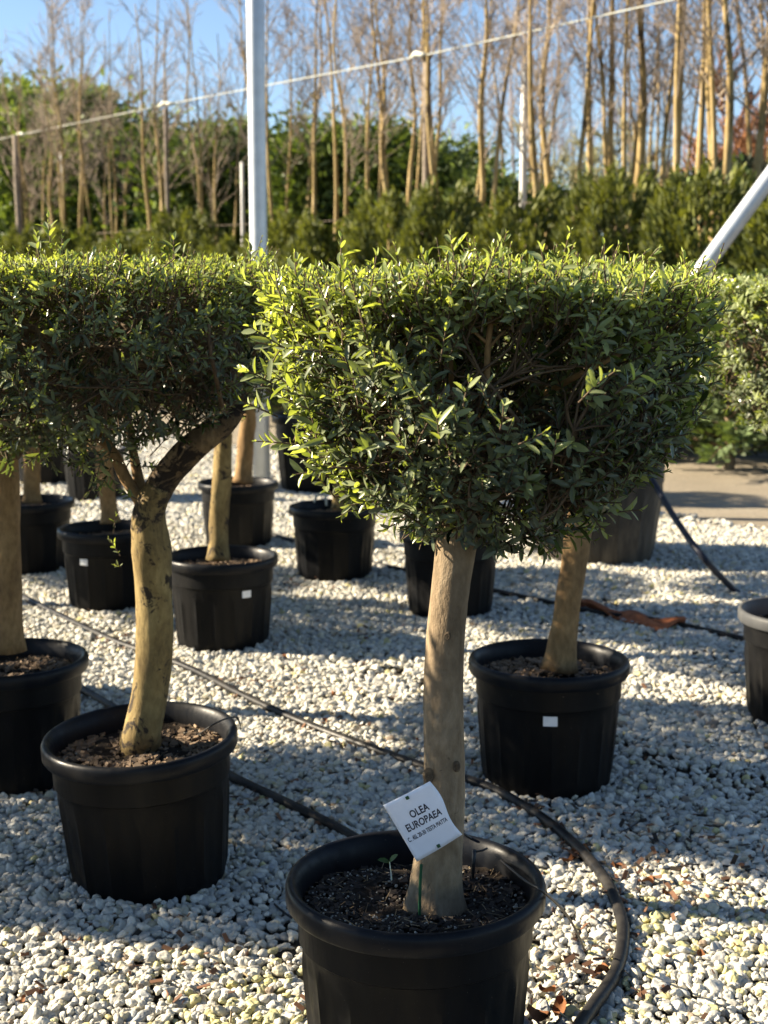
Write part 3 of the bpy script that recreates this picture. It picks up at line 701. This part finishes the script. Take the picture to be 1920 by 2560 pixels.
# olive trees standing just left of the frame; their shade lies across the gravel
for k, (x, y, rz) in enumerate([(-1.62, 2.52, .3), (-3.3, 3.9, 1.5), (-2.4, 4.38, 2.6), (-1.83, 5.0, 4.0), (-3.1, 6.8, 2.0), (-3.7, 7.7, 4.4)]):
    simple('potted flat-topped olive tree standing left of the picture, known by its shade on the gravel', x, y, upright(x, y, (rnd.uniform(-.05, .05), 0)), .044, M_barkT, k % 2, rz, seed=50 + k, deb=None)

# ------------------------------------------------------------------ name card
def name_card():
    base = dz(906, 1983, .345); Yc = base.y
    t = thing('plant_label', 'white name card with black lettering on a green stake in the nearest pot', 'plant label', base)
    TL, TR, BR, BL = [at_y(x, y, Yc + o) for x, y, o in ((958, 2013, -.024), (1074.7, 1953, -.024), (1156, 2087, -.014), (1042, 2154, -.014))]
    W_, H_ = .092, .109
    def P(u, v, lift=0.0):            # u across 0..1, v down 0..1
        p = (TL * (1 - u) + TR * u) * (1 - v) + (BL * (1 - u) + BR * u) * v
        b = .004 * math.sin(v * math.pi * 1.2) * (u - .3) + .003 * math.sin(u * 3.1)
        return p + Vector((0, -b - lift, 0)) + Vector((.004, .002, 0)) * math.sin(v * 6.28) * u - base
    b = MB(); n = 16
    g = [P(i / n, j / n) for j in range(n + 1) for i in range(n + 1)]
    k = [P(i / n, j / n, -.0007) for j in range(n + 1) for i in range(n + 1)]
    m = (n + 1) ** 2; q = []
    for j in range(n):
        for i in range(n):
            a = j * (n + 1) + i; q.append((a, a + n + 1, a + n + 2, a + 1)); q.append((m + a, m + a + 1, m + a + n + 2, m + a + n + 1))
    for i in range(n):
        for a, c in ((i, i + 1), (n * (n + 1) + i + 1, n * (n + 1) + i), ((i + 1) * (n + 1), i * (n + 1)), (i * (n + 1) + n, (i + 1) * (n + 1) + n)): q.append((a, c, m + c, m + a))
    b.add(g + k, None, q); card = b.build('card', M_card, t)
    def text(s, u0, u1, v0, v1, bold=.0):
        cu = bpy.data.curves.new('lettering', 'FONT'); cu.body = s; cu.resolution_u = 3; cu.offset = bold
        o = bpy.data.objects.new('lettering', cu); col.objects.link(o); bpy.context.view_layer.update()
        me = bpy.data.meshes.new_from_object(o.evaluated_get(bpy.context.evaluated_depsgraph_get()))
        col.objects.unlink(o); bpy.data.objects.remove(o)
        co = np.zeros(len(me.vertices) * 3); me.vertices.foreach_get('co', co); co = co.reshape(-1, 3)
        x0, x1 = co[:, 0].min(), co[:, 0].max(); y0, y1 = co[:, 1].min(), co[:, 1].max()
        for vtx in me.vertices:
            u = u0 + (vtx.co.x - x0) / (x1 - x0) * (u1 - u0); v = v1 - (vtx.co.y - y0) / (y1 - y0) * (v1 - v0)
            vtx.co = P(u, v, .0006)
        me.materials.clear(); me.materials.append(M_ink); me.name = 'lettering'
        obj('lettering', me, card)
    text('OLEA', .335, .715, .25, .375, .022)
    text('EUROPAEA', .155, .895, .42, .545, .022)
    text('C. .45L 20-30 TESTA PIATTA', .07, .94, .615, .69, .02)
    for (u, v) in ((.47, .055), (.52, .95)):
        c = MB(); p = P(u, v, .0015); c.box(p, (.0062, .0022, .0062), Matrix.Rotation(R(-27), 3, 'Y')); c.build('clip', M_green, t, False)
    st = MB(); st.tube([(0, 0, -.03), (.001, .001, .06), (.003, .002, .105)], .0028, 6, None, True)
    st.build('stake', M_green, t, False)
name_card()

# ------------------------------------------------------------------ hoses
def hose(name, label, cat_, pts, r, m, sides=10, seg=8):
    b = MB(); P = catmull(pts, seg); c = P[0].copy(); b.tube([p - c for p in P], r, sides, None, True)
    o = b.build(name, m); o.location = c; return tag(o, label, cat_)
def gz(*p, z=.027): return [dz(x, y, z) for x, y in p]
hose('irrigation_hose', 'long black hose curving from upper left past the nearest pot to the bottom right', 'hose',
     gz((-60, 1240), (40, 1285), (150, 1340), (250, 1386), (400, 1440), (520, 1500), (640, 1555), (770, 1605), (900, 1652), (1040, 1695), (1130, 1740), (1220, 1805), (1300, 1890), (1340, 1975), (1345, 2040), (1325, 2110), (1280, 2175), (1220, 2260), (1120, 2360)), .0155, M_hose)
hose('irrigation_hose', 'black hose between the tilted pot and the nearest pot', 'hose',
     gz((60, 1420), (165, 1482), (240, 1525), (380, 1610), (505, 1680), (620, 1735), (740, 1795), (860, 1870), (960, 1960)), .0155, M_hose)
hose('irrigation_hose', 'pale worn hose crossing the gravel at right behind the second pot', 'hose',
     gz((590, 1155), (640, 1170), (800, 1215), (940, 1245), (1065, 1275), (1180, 1300), (1300, 1325), (1420, 1340), (1540, 1365), (1660, 1392), (1800, 1420)), .013, M_hose)
hr = [dz(1720, 1370, .02), dz(1640, 1310, .02), dz(1590, 1278, .03), dy(1520, 1205, 6.6), dy(1465, 1130, 6.9), dy(1425, 1065, 7.2), dy(1385, 1000, 7.45), dy(1350, 950, 7.6), dy(1335, 985, 7.7)]
hose('hanging_hose', 'dark blue hose rising from the gravel to the large dusty tub', 'hose', hr, .017, M_hoseblue)
for i, (pts, lb_) in enumerate([
    ([(1000, 1800, .41), (1060, 1840, .37), (1130, 1900, .40), (1178, 1930, .405), (1230, 1985, .2), (1265, 2060, .012), (1262, 2110, .012), (1240, 2160, .012), (1200, 2212, .012)], 'thin black drip tube looping over the right rim of the nearest pot'),
    ([(1470, 1915, .014), (1480, 1960, .014), (1478, 2010, .014), (1465, 2045, .014), (1430, 2090, .014), (1365, 2150, .014)], 'thin black drip tube curling on the gravel right of the curved hose'),
    ([(1345, 1880, .014), (1420, 1880, .014), (1500, 1868, .014), (1580, 1872, .014), (1640, 1890, .014), (1720, 1930, .014)], 'thin black drip tube running to the right edge below the second pot'),
    ([(1340, 1800, .014), (1400, 1765, .014), (1480, 1720, .014), (1580, 1672, .014), (1700, 1620, .014)], 'thin black drip tube slanting up to the right over shaded gravel'),
    ([(560, 1880, .012), (562, 1905, .012), (580, 1935, .012), (600, 1960, .012), (640, 1990, .012)], 'thin black drip tube on the gravel between the two front pots'),
    ([(1350, 2085, .014), (1450, 2065, .014), (1540, 2060, .014), (1700, 2030, .014)], 'thin black drip tube lying nearly level at the bottom right')]):
    hose('drip_tube', lb_, 'drip tube', [dz(*p) for p in pts], .0028, M_tubelet, 6)
hose('drip_tube', 'thin drip tube arching into the tilted pot at its right rim', 'drip tube',
     [dz(425, 1590, .36), dz(470, 1560, .42), dz(510, 1550, .42), dz(520, 1575, .40)], .0022, M_tubelet, 6)
# hook at pot F, drip spike in pot A
hose('wire_hook', 'grey bent wire standing in the middle pot', 'wire', [dy(678, 1085, 7.2), dy(684, 1072, 7.2), dy(695, 1065, 7.2), dy(703, 1072, 7.2), dy(705, 1092, 7.2)], .006, M_cable, 6)
def drip_spike():
    b = MB(); p = dz(1020, 1900, .345); b.tube([Vector((0, 0, -.02)), Vector((.002, 0, .03)), Vector((.004, 0, .062))], [.0025, .004, .004], 8, None, True)
    b.tube([Vector((.004, 0, .058)), Vector((.02, -.002, .062)), Vector((.03, 0, .066))], .0022, 6, None, True)
    o = b.build('drip_spike', M_tubelet); o.location = p; tag(o, 'small black drip spike standing in the soil right of the nearest trunk', 'drip spike')
drip_spike()
def weed():
    p = dz(848, 1908, .345); t = thing('weed_seedling', 'small green seedling left of the name card stake', 'seedling', p)
    b = MB(); b.tube([(0, 0, -.01), (-.003, 0, .02), (-.006, 0, .045)], [.0016, .0014, .001], 6); b.build('stem', M_weed, t)
    one = np.ones(2)
    for dr, nn in (((-.8, -.3, .35), (.3, -.5, .8)), ((.55, -.3, .75), (-.6, -.5, .6))):
        b = MB(); d = nrm(np.array([dr])); n_ = np.array([nn]); n_ = nrm(n_ - d * np.sum(n_ * d))
        add_leaves(b, (np.array([[-.006, 0, .044]]), d, n_, np.array([.026]), np.array([.012]), np.array([.1]), np.array([.2]), np.array([[.03, .065, .015]]))); b.build('leaf', M_weed, t)
weed()
# rust-brown strip by the pale hose
def strip():
    L = gz((1250, 1310), (1310, 1325), (1370, 1340), (1420, 1352), (1480, 1352), z=.02); b = MB(); v = []; n = 9
    P = catmull(L, 4); wd = [.015 + .105 * math.sin(min(1, i / (len(P) - 1) * 1.05) * math.pi) for i in range(len(P))]
    for i, p in enumerate(P):
        for j in range(n):
            f = j / (n - 1) - .5; v.append((p.x - L[0].x, p.y - L[0].y + f * wd[i] * 2.2, .012 + .035 * abs(math.sin(f * 4 + i * .2)) + .012 * math.sin(i * .9)))
    q = [(i * n + j, i * n + j + 1, (i + 1) * n + j + 1, (i + 1) * n + j) for i in range(len(P) - 1) for j in range(n - 1)]
    b.add(v, None, q); o = b.build('bark_strip', M_rustsheet); o.location = (L[0].x, L[0].y, 0)
    sd = o.modifiers.new('thickness', 'SOLIDIFY'); sd.thickness = .004
    tag(o, 'rust-brown curled strip lying beside the pale hose', 'strip')
strip()
# dry leaves on the gravel
def dry_leaf_mesh(sd):
    r = np.random.default_rng(sd); b = MB(); n = 6; v = []
    for i in range(n + 1):
        t = i / n; hw = .34 * math.sin(t * math.pi) ** .7 + .01
        for j in range(5): f = j / 2 - 1; v.append((t - .5, f * hw + .05 * math.sin(i * 2 + sd), .22 * f * f * (1 + .5 * math.sin(i + sd)) + .12 * math.sin(t * 5 + sd)))
    b.add(v, None, [(i * 5 + j, i * 5 + j + 1, (i + 1) * 5 + j + 1, (i + 1) * 5 + j) for i in range(n) for j in range(4)]); return b.mesh('dry_leaf', M_dry)
DL = [dry_leaf_mesh(k) for k in range(4)]
for k, (x, y, s) in enumerate([(1295, 2105, .05), (1225, 1860, .04), (1240, 1850, .035), (1180, 2140, .04), (1395, 1905, .04), (1440, 1930, .03), (1480, 1895, .025), (95, 2145, .028), (120, 1640, .03), (235, 1385, .04), (255, 1398, .035), (720, 1500, .03), (880, 1672, .035),
                               (905, 1600, .025), (1160, 2195, .05), (1210, 2180, .045), (1265, 1835, .03), (1515, 2065, .025), (1210, 1800, .03), (440, 2140, .02), (520, 1740, .025), (700, 1560, .028), (1330, 1870, .03), (1320, 1590, .03), (1550, 1440, .03), (50, 2160, .018), (330, 2060, .02), (1590, 2040, .02), (610, 1420, .035), (790, 1380, .03)]):
    o = obj('dry_leaf', DL[k % 4]); o.location = dz(x, y, .022); o.scale = (s, s, s); o.rotation_euler = (rnd.uniform(-.4, .4), rnd.uniform(-.4, .4), rnd.uniform(0, 6.28))
    tag(o, 'small curled brown dry leaf lying on the white gravel', 'dry leaf', 'dry leaves scattered on the gravel')

def litter():
    r = np.random.default_rng(91); b = MB()
    spots = [(1240, 1850), (1200, 2150), (1290, 2100), (1420, 1915), (1450, 1935), (245, 1392), (520, 1490), (700, 1580), (890, 1670), (1150, 1760), (1400, 1790), (130, 1700), (560, 1740), (1560, 1850), (380, 2090), (90, 2050), (640, 1270), (800, 1380), (1540, 1440), (1320, 2010)]
    P = [dz(x, y) for x, y in spots]
    for k in range(900):
        if k < 620: c = P[r.integers(0, len(P))]; x, y = c.x + r.normal(0, .09), c.y + r.normal(0, .09)
        else: y = r.uniform(2.2, 8); x = r.uniform(-.3, .3) * y
        s = r.uniform(.006, .018); M = Matrix.Rotation(r.uniform(0, 6.28), 3, 'Z') @ Matrix.Rotation(r.normal(0, .5), 3, 'X') @ Matrix.Rotation(r.normal(0, .5), 3, 'Y')
        u = r.random(); cc = np.array((.10, .045, .02)) if u < .5 else (np.array((.03, .022, .015)) if u < .8 else np.array((.30, .22, .12)))
        b.box((x, y, .022 + r.uniform(0, .012)), (s * 1.7, s * (.25 if u > .8 else .7), .0015), M, cc * r.uniform(.6, 1.4))
    o = b.build('leaf_litter', M_col, None, False, True); o['label'] = 'brown leaf crumbs and twigs strewn over the white gravel'; o['category'] = 'leaf litter'
litter()
# ------------------------------------------------------------------ steel pole and strut
def pole():
    p0 = at_z(655, 1235, 0); p0 = Vector((p0.x, p0.y, 0))
    t = thing('steel_pole', 'tall galvanized steel pole behind the left olive trees', 'pole', p0)
    b = MB(); b.tube([(0, 0, -.05), (0, 0, 1.5), (0, 0, 3.2), (0, 0, 6.5)], .067, 24, None, True); b.build('shaft', M_galv, t)
    b = MB(); b.tube([(0, 0, .0), (0, 0, .02)], .12, 20, None, True); b.build('base_plate', M_galv, t)
pole()
def strut():
    Y = 9.6; a = dy(1500, 605, Y); c = dy(1659, 388, Y); d = (c - a).normalized()
    lo = a - d * ((a.z + .03) / d.z); hi = c + d * 2.5
    t = thing('steel_strut', 'slanting pale steel strut at the right edge above the nearest crown', 'strut', lo)
    b = MB(); b.tube([Vector((0, 0, 0)), (hi - lo) * .5, hi - lo], .058, 24, None, True); b.build('shaft', M_galv, t)
    b = MB(); b.box((0, 0, .04), (.25, .25, .08)); b.build('foot', M_wood, t, False)
strut()

# ------------------------------------------------------------------ hedge, conifers, bare trees behind the road
ROW0 = Vector((3.55, 13.5))
def rowp(a, off): return Vector((ROW0.x - .654 * a + .756 * off, ROW0.y + .756 * a + .654 * off, 0))
def needles(mb, r, P, D, L, W, c):
    n = len(P); Nn = nrm(np.cross(D, r.normal(0, 1, (n, 3))))
    add_leaves(mb, (P, nrm(D), Nn, L, W, np.zeros(n), np.zeros(n), c), False)
def yew_mesh(sd):
    r = np.random.default_rng(sd); b = MB(); n = 11000
    z = r.uniform(0.02, 1, n) ** .85; a = r.uniform(0, 6.283, n)
    prof = np.where(z < .75, .62 + .38 * np.sin(np.clip(z / .75, 0, 1) * 1.9), 1.0 - ((z - .75) / .25) ** 2 * .55)
    lob = 1 + .10 * np.sin(a * 5 + sd) + .08 * np.sin(a * 9 + z * 5 + sd) + .05 * np.sin(z * 22 + a * 3)
    rr = .62 * prof * lob * (1 - np.abs(r.normal(0, .10, n)))
    P = np.stack([rr * np.cos(a), rr * np.sin(a), z * 2.45 + .12 * np.sin(a * 4 + sd) * (z > .8) + r.normal(0, .05, n)], 1)
    D = np.stack([np.cos(a) * .55, np.sin(a) * .55, np.full(n, 1.0)], 1) + r.normal(0, .35, (n, 3))
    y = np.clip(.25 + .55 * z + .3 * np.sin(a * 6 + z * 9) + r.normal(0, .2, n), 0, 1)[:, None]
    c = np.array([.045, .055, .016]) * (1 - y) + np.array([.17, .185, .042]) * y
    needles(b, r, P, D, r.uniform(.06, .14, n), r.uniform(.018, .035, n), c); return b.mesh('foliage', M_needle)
def juniper_mesh(sd):
    r = np.random.default_rng(sd); b = MB(); tw = MB(); Pp, Dd, Cc, Ll = [], [], [], []
    for k in range(80):
        a = r.uniform(0, 6.283); z = r.uniform(.06, 1.6); L = (1.0 - z / 2.3) * r.uniform(.8, 1.1)
        d = np.array([math.cos(a), math.sin(a), .14 + .36 * z]); m = 130
        t = r.uniform(.15, 1, m); s = r.normal(0, .085, m) * (1.1 - t * .6)
        sd_ = np.array([-math.sin(a), math.cos(a), 0])
        P = np.array([0, 0, z])[None] + d[None] * (t * L)[:, None] + sd_[None] * s[:, None] - np.array([0, 0, .16])[None] * (t ** 2.5)[:, None] + r.normal(0, .02, (m, 3))
        Pp.append(P); Dd.append(d[None] * 1.0 + sd_[None] * (np.sign(s) * .8)[:, None] + r.normal(0, .25, (m, 3)))
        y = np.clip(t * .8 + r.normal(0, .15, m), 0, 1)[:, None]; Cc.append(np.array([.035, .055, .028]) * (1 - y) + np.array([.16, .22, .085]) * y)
        tw.tube([(0, 0, z), (d[0] * L * .5, d[1] * L * .5, z + d[2] * L * .5), (d[0] * L, d[1] * L, z + d[2] * L - .15)], [.012, .008, .003], 4)
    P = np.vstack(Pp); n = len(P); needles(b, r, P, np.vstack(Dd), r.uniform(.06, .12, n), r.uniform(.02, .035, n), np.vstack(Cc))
    tw.tube([(0, 0, 0), (0, 0, .8), (0, 0, 1.6)], [.05, .035, .01], 7)
    return b.mesh('foliage', M_needle), tw.mesh('trunk', M_stemB)
YEW = [yew_mesh(k) for k in (3, 5, 8)]; JUN = [juniper_mesh(k) for k in (4, 6)]
b = MB(); b.tube([(0, 0, 0), (.02, 0, 1.0), (0, .01, 2.1)], [.06, .045, .012], 7); YSTEM = b.mesh('trunk', M_stemB)
na = 20
for k in range(na):
    a = -1.9 + k * 1.2 + rnd.uniform(-.12, .12); p = rowp(a, rnd.uniform(-.1, .1))
    t = thing('yew_shrub', ORD[k] + ' golden yew from the right in the hedge row beyond the road', 'yew', p, rnd.uniform(0, 6.28), 'golden yews in the hedge row')
    f = obj('foliage', YEW[k % 3], t, True); sx = rnd.uniform(.9, 1.08); t.scale = (sx, sx, rnd.uniform(.93, 1.10)); obj('trunk', YSTEM, t)
for k in range(12):
    a = -.9 + k * 1.75 + rnd.uniform(-.3, .3); p = rowp(a, -1.05 + rnd.uniform(-.1, .1))
    t = thing('juniper_shrub', ORD[k] + ' spreading green conifer from the right in front of the yew hedge', 'conifer', p, rnd.uniform(0, 6.28), 'spreading conifers before the hedge')
    m = JUN[k % 2]; obj('foliage', m[0], t, True); obj('trunk', m[1], t); s_ = rnd.uniform(.85, 1.08); t.scale = (s_, s_, s_ * 1.0)

def bare_mesh(sd, ns, h, lean, r0, mstem, mtw, nbr=15, ntw=8, fine=1.0, t0=.52):
    r = np.random.default_rng(sd); stems = []; tw = MB()
    for s in range(ns):
        a = 6.283 * s / ns + r.uniform(-.5, .5); ln = lean * r.uniform(.5, 1.5)
        base = np.array([.10 * math.cos(a), .10 * math.sin(a), -.05]); H = h * r.uniform(.8, 1.08); rb = r0 * r.uniform(.7, 1.1)
        pts = [base]; d = np.array([math.cos(a) * ln, math.sin(a) * ln, 1.0])
        for k in range(1, 8): pts.append(base + d * (H * k / 7) + np.append(r.normal(0, .035, 2), 0) * (k > 0) - np.array([math.cos(a), math.sin(a), 0]) * ln * H * .25 * (k / 7) ** 2)
        P = catmull(pts, 3); n = len(P); rad = rb * (1 - .88 * np.linspace(0, 1, n) ** .9)
        m = MB(); m.tube(P, rad * (1 + r.normal(0, .04, n)), 9, None, True); stems.append(m.mesh('trunk', mstem))
        Pa = np.array([tuple(p) for p in P])
        for k in range(nbr):
            t = r.uniform(t0, .99); i = int(t * (n - 1)); q = Pa[i]; az = r.uniform(0, 6.283); L = (1.25 - t) * r.uniform(1.0, 2.2)
            up = r.uniform(.9, 1.9); bd = np.array([math.cos(az), math.sin(az), up]); bd /= np.linalg.norm(bd)
            e = q + bd * L; mid = q + bd * L * .5 + r.normal(0, .05, 3) - np.array([0, 0, .06 * L])
            rb2 = max(.008, rad[i] * .34) * fine; tw.tube([q, mid, e], [rb2, rb2 * .65, rb2 * .3], 4)
            for j in range(ntw):
                f = r.uniform(.2, 1); q2 = q + (e - q) * f; d2 = bd + r.normal(0, .45, 3); d2[2] = abs(d2[2]) + .15; d2 /= np.linalg.norm(d2); L2 = L * r.uniform(.25, .6)
                e2 = q2 + d2 * L2; tw.tube([q2, (q2 + e2) / 2 + r.normal(0, .03, 3), e2], np.array([.0055, .004, .0022]) * fine, 3)
                if r.random() < .7:
                    d3 = d2 + r.normal(0, .4, 3); q3 = q2 + (e2 - q2) * r.uniform(.3, .8); tw.tube([q3, q3 + d3 * L2 * .25, q3 + d3 * L2 * .5], np.array([.0038, .003, .0016]) * fine, 3)
    return stems, tw.mesh('crown', mtw)
BARE = [bare_mesh(61, 3, 7.6, .075, .085, M_stem, M_barecrown, 18), bare_mesh(62, 5, 7.0, .095, .064, M_stem, M_barecrown, 18), bare_mesh(63, 3, 7.8, .06, .088, M_stem, M_barecrown), bare_mesh(64, 5, 6.8, .09, .045, M_stem, M_barecrown, 10, 6)]
def bare(label, p, k, rz, sc_=1.0, group='bare multi-stemmed trees in the row behind the hedge', lib=BARE):
    t = thing('bare_tree', label, 'bare tree', p, rz, group); t.scale = (sc_,) * 3
    for m in lib[k][0]: obj('trunk', m, t)
    obj('crown', lib[k][1], t, True); return t
# positions measured along the row, from the right
xs = [1545, 1490, 1375, 1305, 1190, 1000, 880, 770, 630, 465, 350, 255, 165, 90]
def on_row(xd, off):
    u = (xd * S - 960) / FPX; q = rowp(0, off)
    a = (q.x - u * q.y) / (.654 + .756 * u); return rowp(a, off)
kinds = [2, 2, 1, 2, 0, 1, 1, 3, 1, 3, 2, 3, 1, 3]
for i, xd in enumerate(xs):
    bare(ORD[i] + ' bare multi-stemmed tree from the right in the row behind the hedge', on_row(xd, 1.0 + rnd.uniform(0, .7)), kinds[i], rnd.uniform(0, 6.28), rnd.uniform(.9, 1.1))
for i in range(4):          # second row behind
    xd = 1650 - i * 260 + rnd.uniform(-30, 30)
    bare(ORD[i] + ' bare tree from the right in the second row, behind the wire', on_row(xd, 3.4 + rnd.uniform(0, 1.6)), rnd.choice([1, 3, 3]), rnd.uniform(0, 6.28), rnd.uniform(.9, 1.15), 'bare trees in the second row')
FAR = [bare_mesh(71, 4, 8.5, .09, .06, M_fartwig, M_fartwig, 16, 8, 1.3, .3), bare_mesh(72, 4, 8.0, .12, .05, M_fartwig, M_fartwig, 15, 8, 1.3, .3)]
for i in range(7):
    xd = 1720 - i * 150 + rnd.uniform(-40, 40)
    bare(ORD[i] + ' purple-brown far tree from the right, on the skyline', on_row(xd, 12 + rnd.uniform(0, 6)), i % 2, rnd.uniform(0, 6.28), rnd.uniform(.85, 1.1) * (1.0 if xd > 900 else .85), 'far bare trees on the skyline', FAR)
PALE = [bare_mesh(81, 7, 4.0, .22, .03, M_pale, M_pale, 20, 10, 2.2, .2)]
bare('pale yellow-green twiggy shrub between the tan trunks right of centre', on_row(1265, 5.5), 0, 0, 1.0, None, PALE)
bare('pale yellow-green twiggy shrub behind the white post', on_row(1340, 6.2), 0, 2, .9, None, PALE)
RUST = [bare_mesh(82, 5, 5.0, .16, .04, M_rust, M_rust, 26, 12, 2.4, .2)]
bare('rust-brown twiggy tree at the upper right edge', on_row(1650, 6.5), 0, 0, 1.0, None, RUST)
bare('rust-brown twiggy tree behind the dark topiary', on_row(1575, 8.5), 0, 1.5, .95, None, RUST)

def evergreen_mesh(sd, cone):
    r = np.random.default_rng(sd); b = MB(); n = 13000; cl = 80
    cz = r.uniform(.1, 1, cl) ** .8; ca = r.uniform(0, 6.283, cl); cr = (1 - cz * (.85 if cone else .3)) * r.uniform(.45, 1.0, cl)
    C = np.stack([cr * np.cos(ca), cr * np.sin(ca), cz * 4.2], 1); i = r.integers(0, cl, n)
    off = r.normal(0, 1, (n, 3)) * np.array([.26, .26, .2]); P = C[i] + off
    D = np.stack([P[:, 0], P[:, 1], np.full(n, .6)], 1) + r.normal(0, .6, (n, 3))
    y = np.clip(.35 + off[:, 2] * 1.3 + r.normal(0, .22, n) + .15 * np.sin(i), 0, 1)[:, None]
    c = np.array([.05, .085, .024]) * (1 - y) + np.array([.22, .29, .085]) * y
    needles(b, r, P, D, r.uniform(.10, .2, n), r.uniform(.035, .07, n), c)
    return b.mesh('crown', M_needle)
EVG = [evergreen_mesh(5, True), evergreen_mesh(6, False)]
b = MB(); b.tube([(0, 0, -.05), (.03, 0, 1.5), (0, .02, 4.0)], [.10, .08, .02], 8); ESTEM = b.mesh('trunk', M_stemB)
for i, (xd, top, off) in enumerate([(1540, 400, 2.6), (1120, 420, 3.8), (1060, 400, 2.6), (940, 330, 3.8), (840, 310, 3.2), (740, 290, 3.8), (680, 330, 2.6), (600, 320, 3.8), (500, 300, 3.2), (430, 330, 2.6), (370, 330, 3.8), (270, 280, 3.2), (190, 230, 3.2), (120, 240, 2.6), (60, 240, 2.9), (10, 230, 2.6), (-50, 230, 3.2)]):
    p = on_row(xd, off); ht = CAM_H + (657 - top) * S * p.y / FPX
    t = thing('evergreen_tree', ORD[i] + ' dark evergreen from the right behind the bare tree rows', 'evergreen', p, rnd.uniform(0, 6.28), 'evergreens behind the bare trees')
    obj('crown', EVG[i % 2], t, True); obj('trunk', ESTEM, t); s_ = ht / 4.35; t.scale = (s_ * 1.15, s_ * 1.15, s_)

# posts and wires
WZ = 4.75
def wire_at(xd): 
    p = on_row(xd, 1.0); return Vector((p.x, p.y, 0))
pts_w = []
for xd, yd in ((-150, 332), (40, 292), (365, 225), (915, 120), (1430, 5), (1700, -58)):
    p = on_row(xd, .75); q = at_y(xd * S, yd * S, p.y); pts_w.append(q)
cw = pts_w[0].copy()
tw_ = thing('support_wire', 'pale cable strung high between the posts in front of the bare trees', 'cable', cw)
b = MB(); b.tube([p - cw for p in pts_w], .009, 6, None, True); b.build('cable', M_cable, tw_)
for xd, yd, L in ((45, 291, .35), (360, 226, .5), (905, 120, .3)):
    p = on_row(xd, .75); q = at_y(xd * S, yd * S, p.y); d = (pts_w[3] - pts_w[2]).normalized()
    b = MB(); b.tube([q - cw - d * L * .5, q - cw - d * L * .2 + Vector((0, 0, .03)), q - cw + d * L * .2, q - cw + d * L * .5], [.02, .04, .035, .02], 7, None, True); b.build('binding', M_cable, tw_)
low = [at_y(x * S, y * S, on_row(x, .6).y) for x, y in ((200, 505), (400, 490), (700, 478), (900, 465), (1150, 437), (1400, 425), (1640, 408))]
b = MB(); b.tube([p - low[0] for p in low], .004, 6, None, True); o = b.build('low_wire', M_wood); o.location = low[0]; tag(o, 'pale low wire running just above the hedge tops', 'cable')
for xd, yt, r_, m_, off, lb_ in ((58, 292, .085, M_wood, .82, 'weathered timber post carrying the cable near the left edge'), (918, 118, .06, M_wood, .85, 'grey timber post under the cable at centre'), (1122, 138, .05, M_white, 1.3, 'white painted post right of centre behind the hedge'),
                                 (152, 330, .04, M_white, 1.2, 'thin white post between the left bare trees'), (530, 350, .035, M_white, 1.2, 'thin white post close to the steel pole'), (372, 235, .04, M_wood, .85, 'thin timber post under the cable left of the steel pole')):
    p = on_row(xd, off); q = at_y(xd * S, yt * S, p.y)
    b = MB(); n = 7; zz = np.linspace(-.05, q.z, n); b.tube([(rnd.uniform(-.01, .01), 0, z) for z in zz], np.linspace(r_, r_ * .85, n), 10, None, True)
    o = b.build('timber_post' if m_ is M_wood else 'white_post', m_); o.location = p; tag(o, lb_, 'post')
# dark round topiary
def topiary():
    r = np.random.default_rng(77); b = MB(); n = 5000; C = np.array([(0, 0, 2.9), (.45, .1, 2.5), (-.4, 0, 2.3), (.1, .1, 1.5)]); i = r.integers(0, 4, n)
    u = nrm(r.normal(0, 1, (n, 3))); P = C[i] + u * .5 * r.uniform(.8, 1.05, (n, 1)) * np.array([1.1, 1.1, .7])
    c = np.array([.016, .022, .012]) * r.uniform(.6, 1.6, (n, 1)); needles(b, r, P, u + r.normal(0, .4, (n, 3)), r.uniform(.06, .12, n), r.uniform(.02, .05, n), c)
    t = thing('cloud_topiary', 'dark clipped cloud topiary among the trunks at upper right', 'topiary', on_row(1565, 3.2)); b.build('crown', M_needle, t, True, True); obj('trunk', YSTEM, t)
topiary()
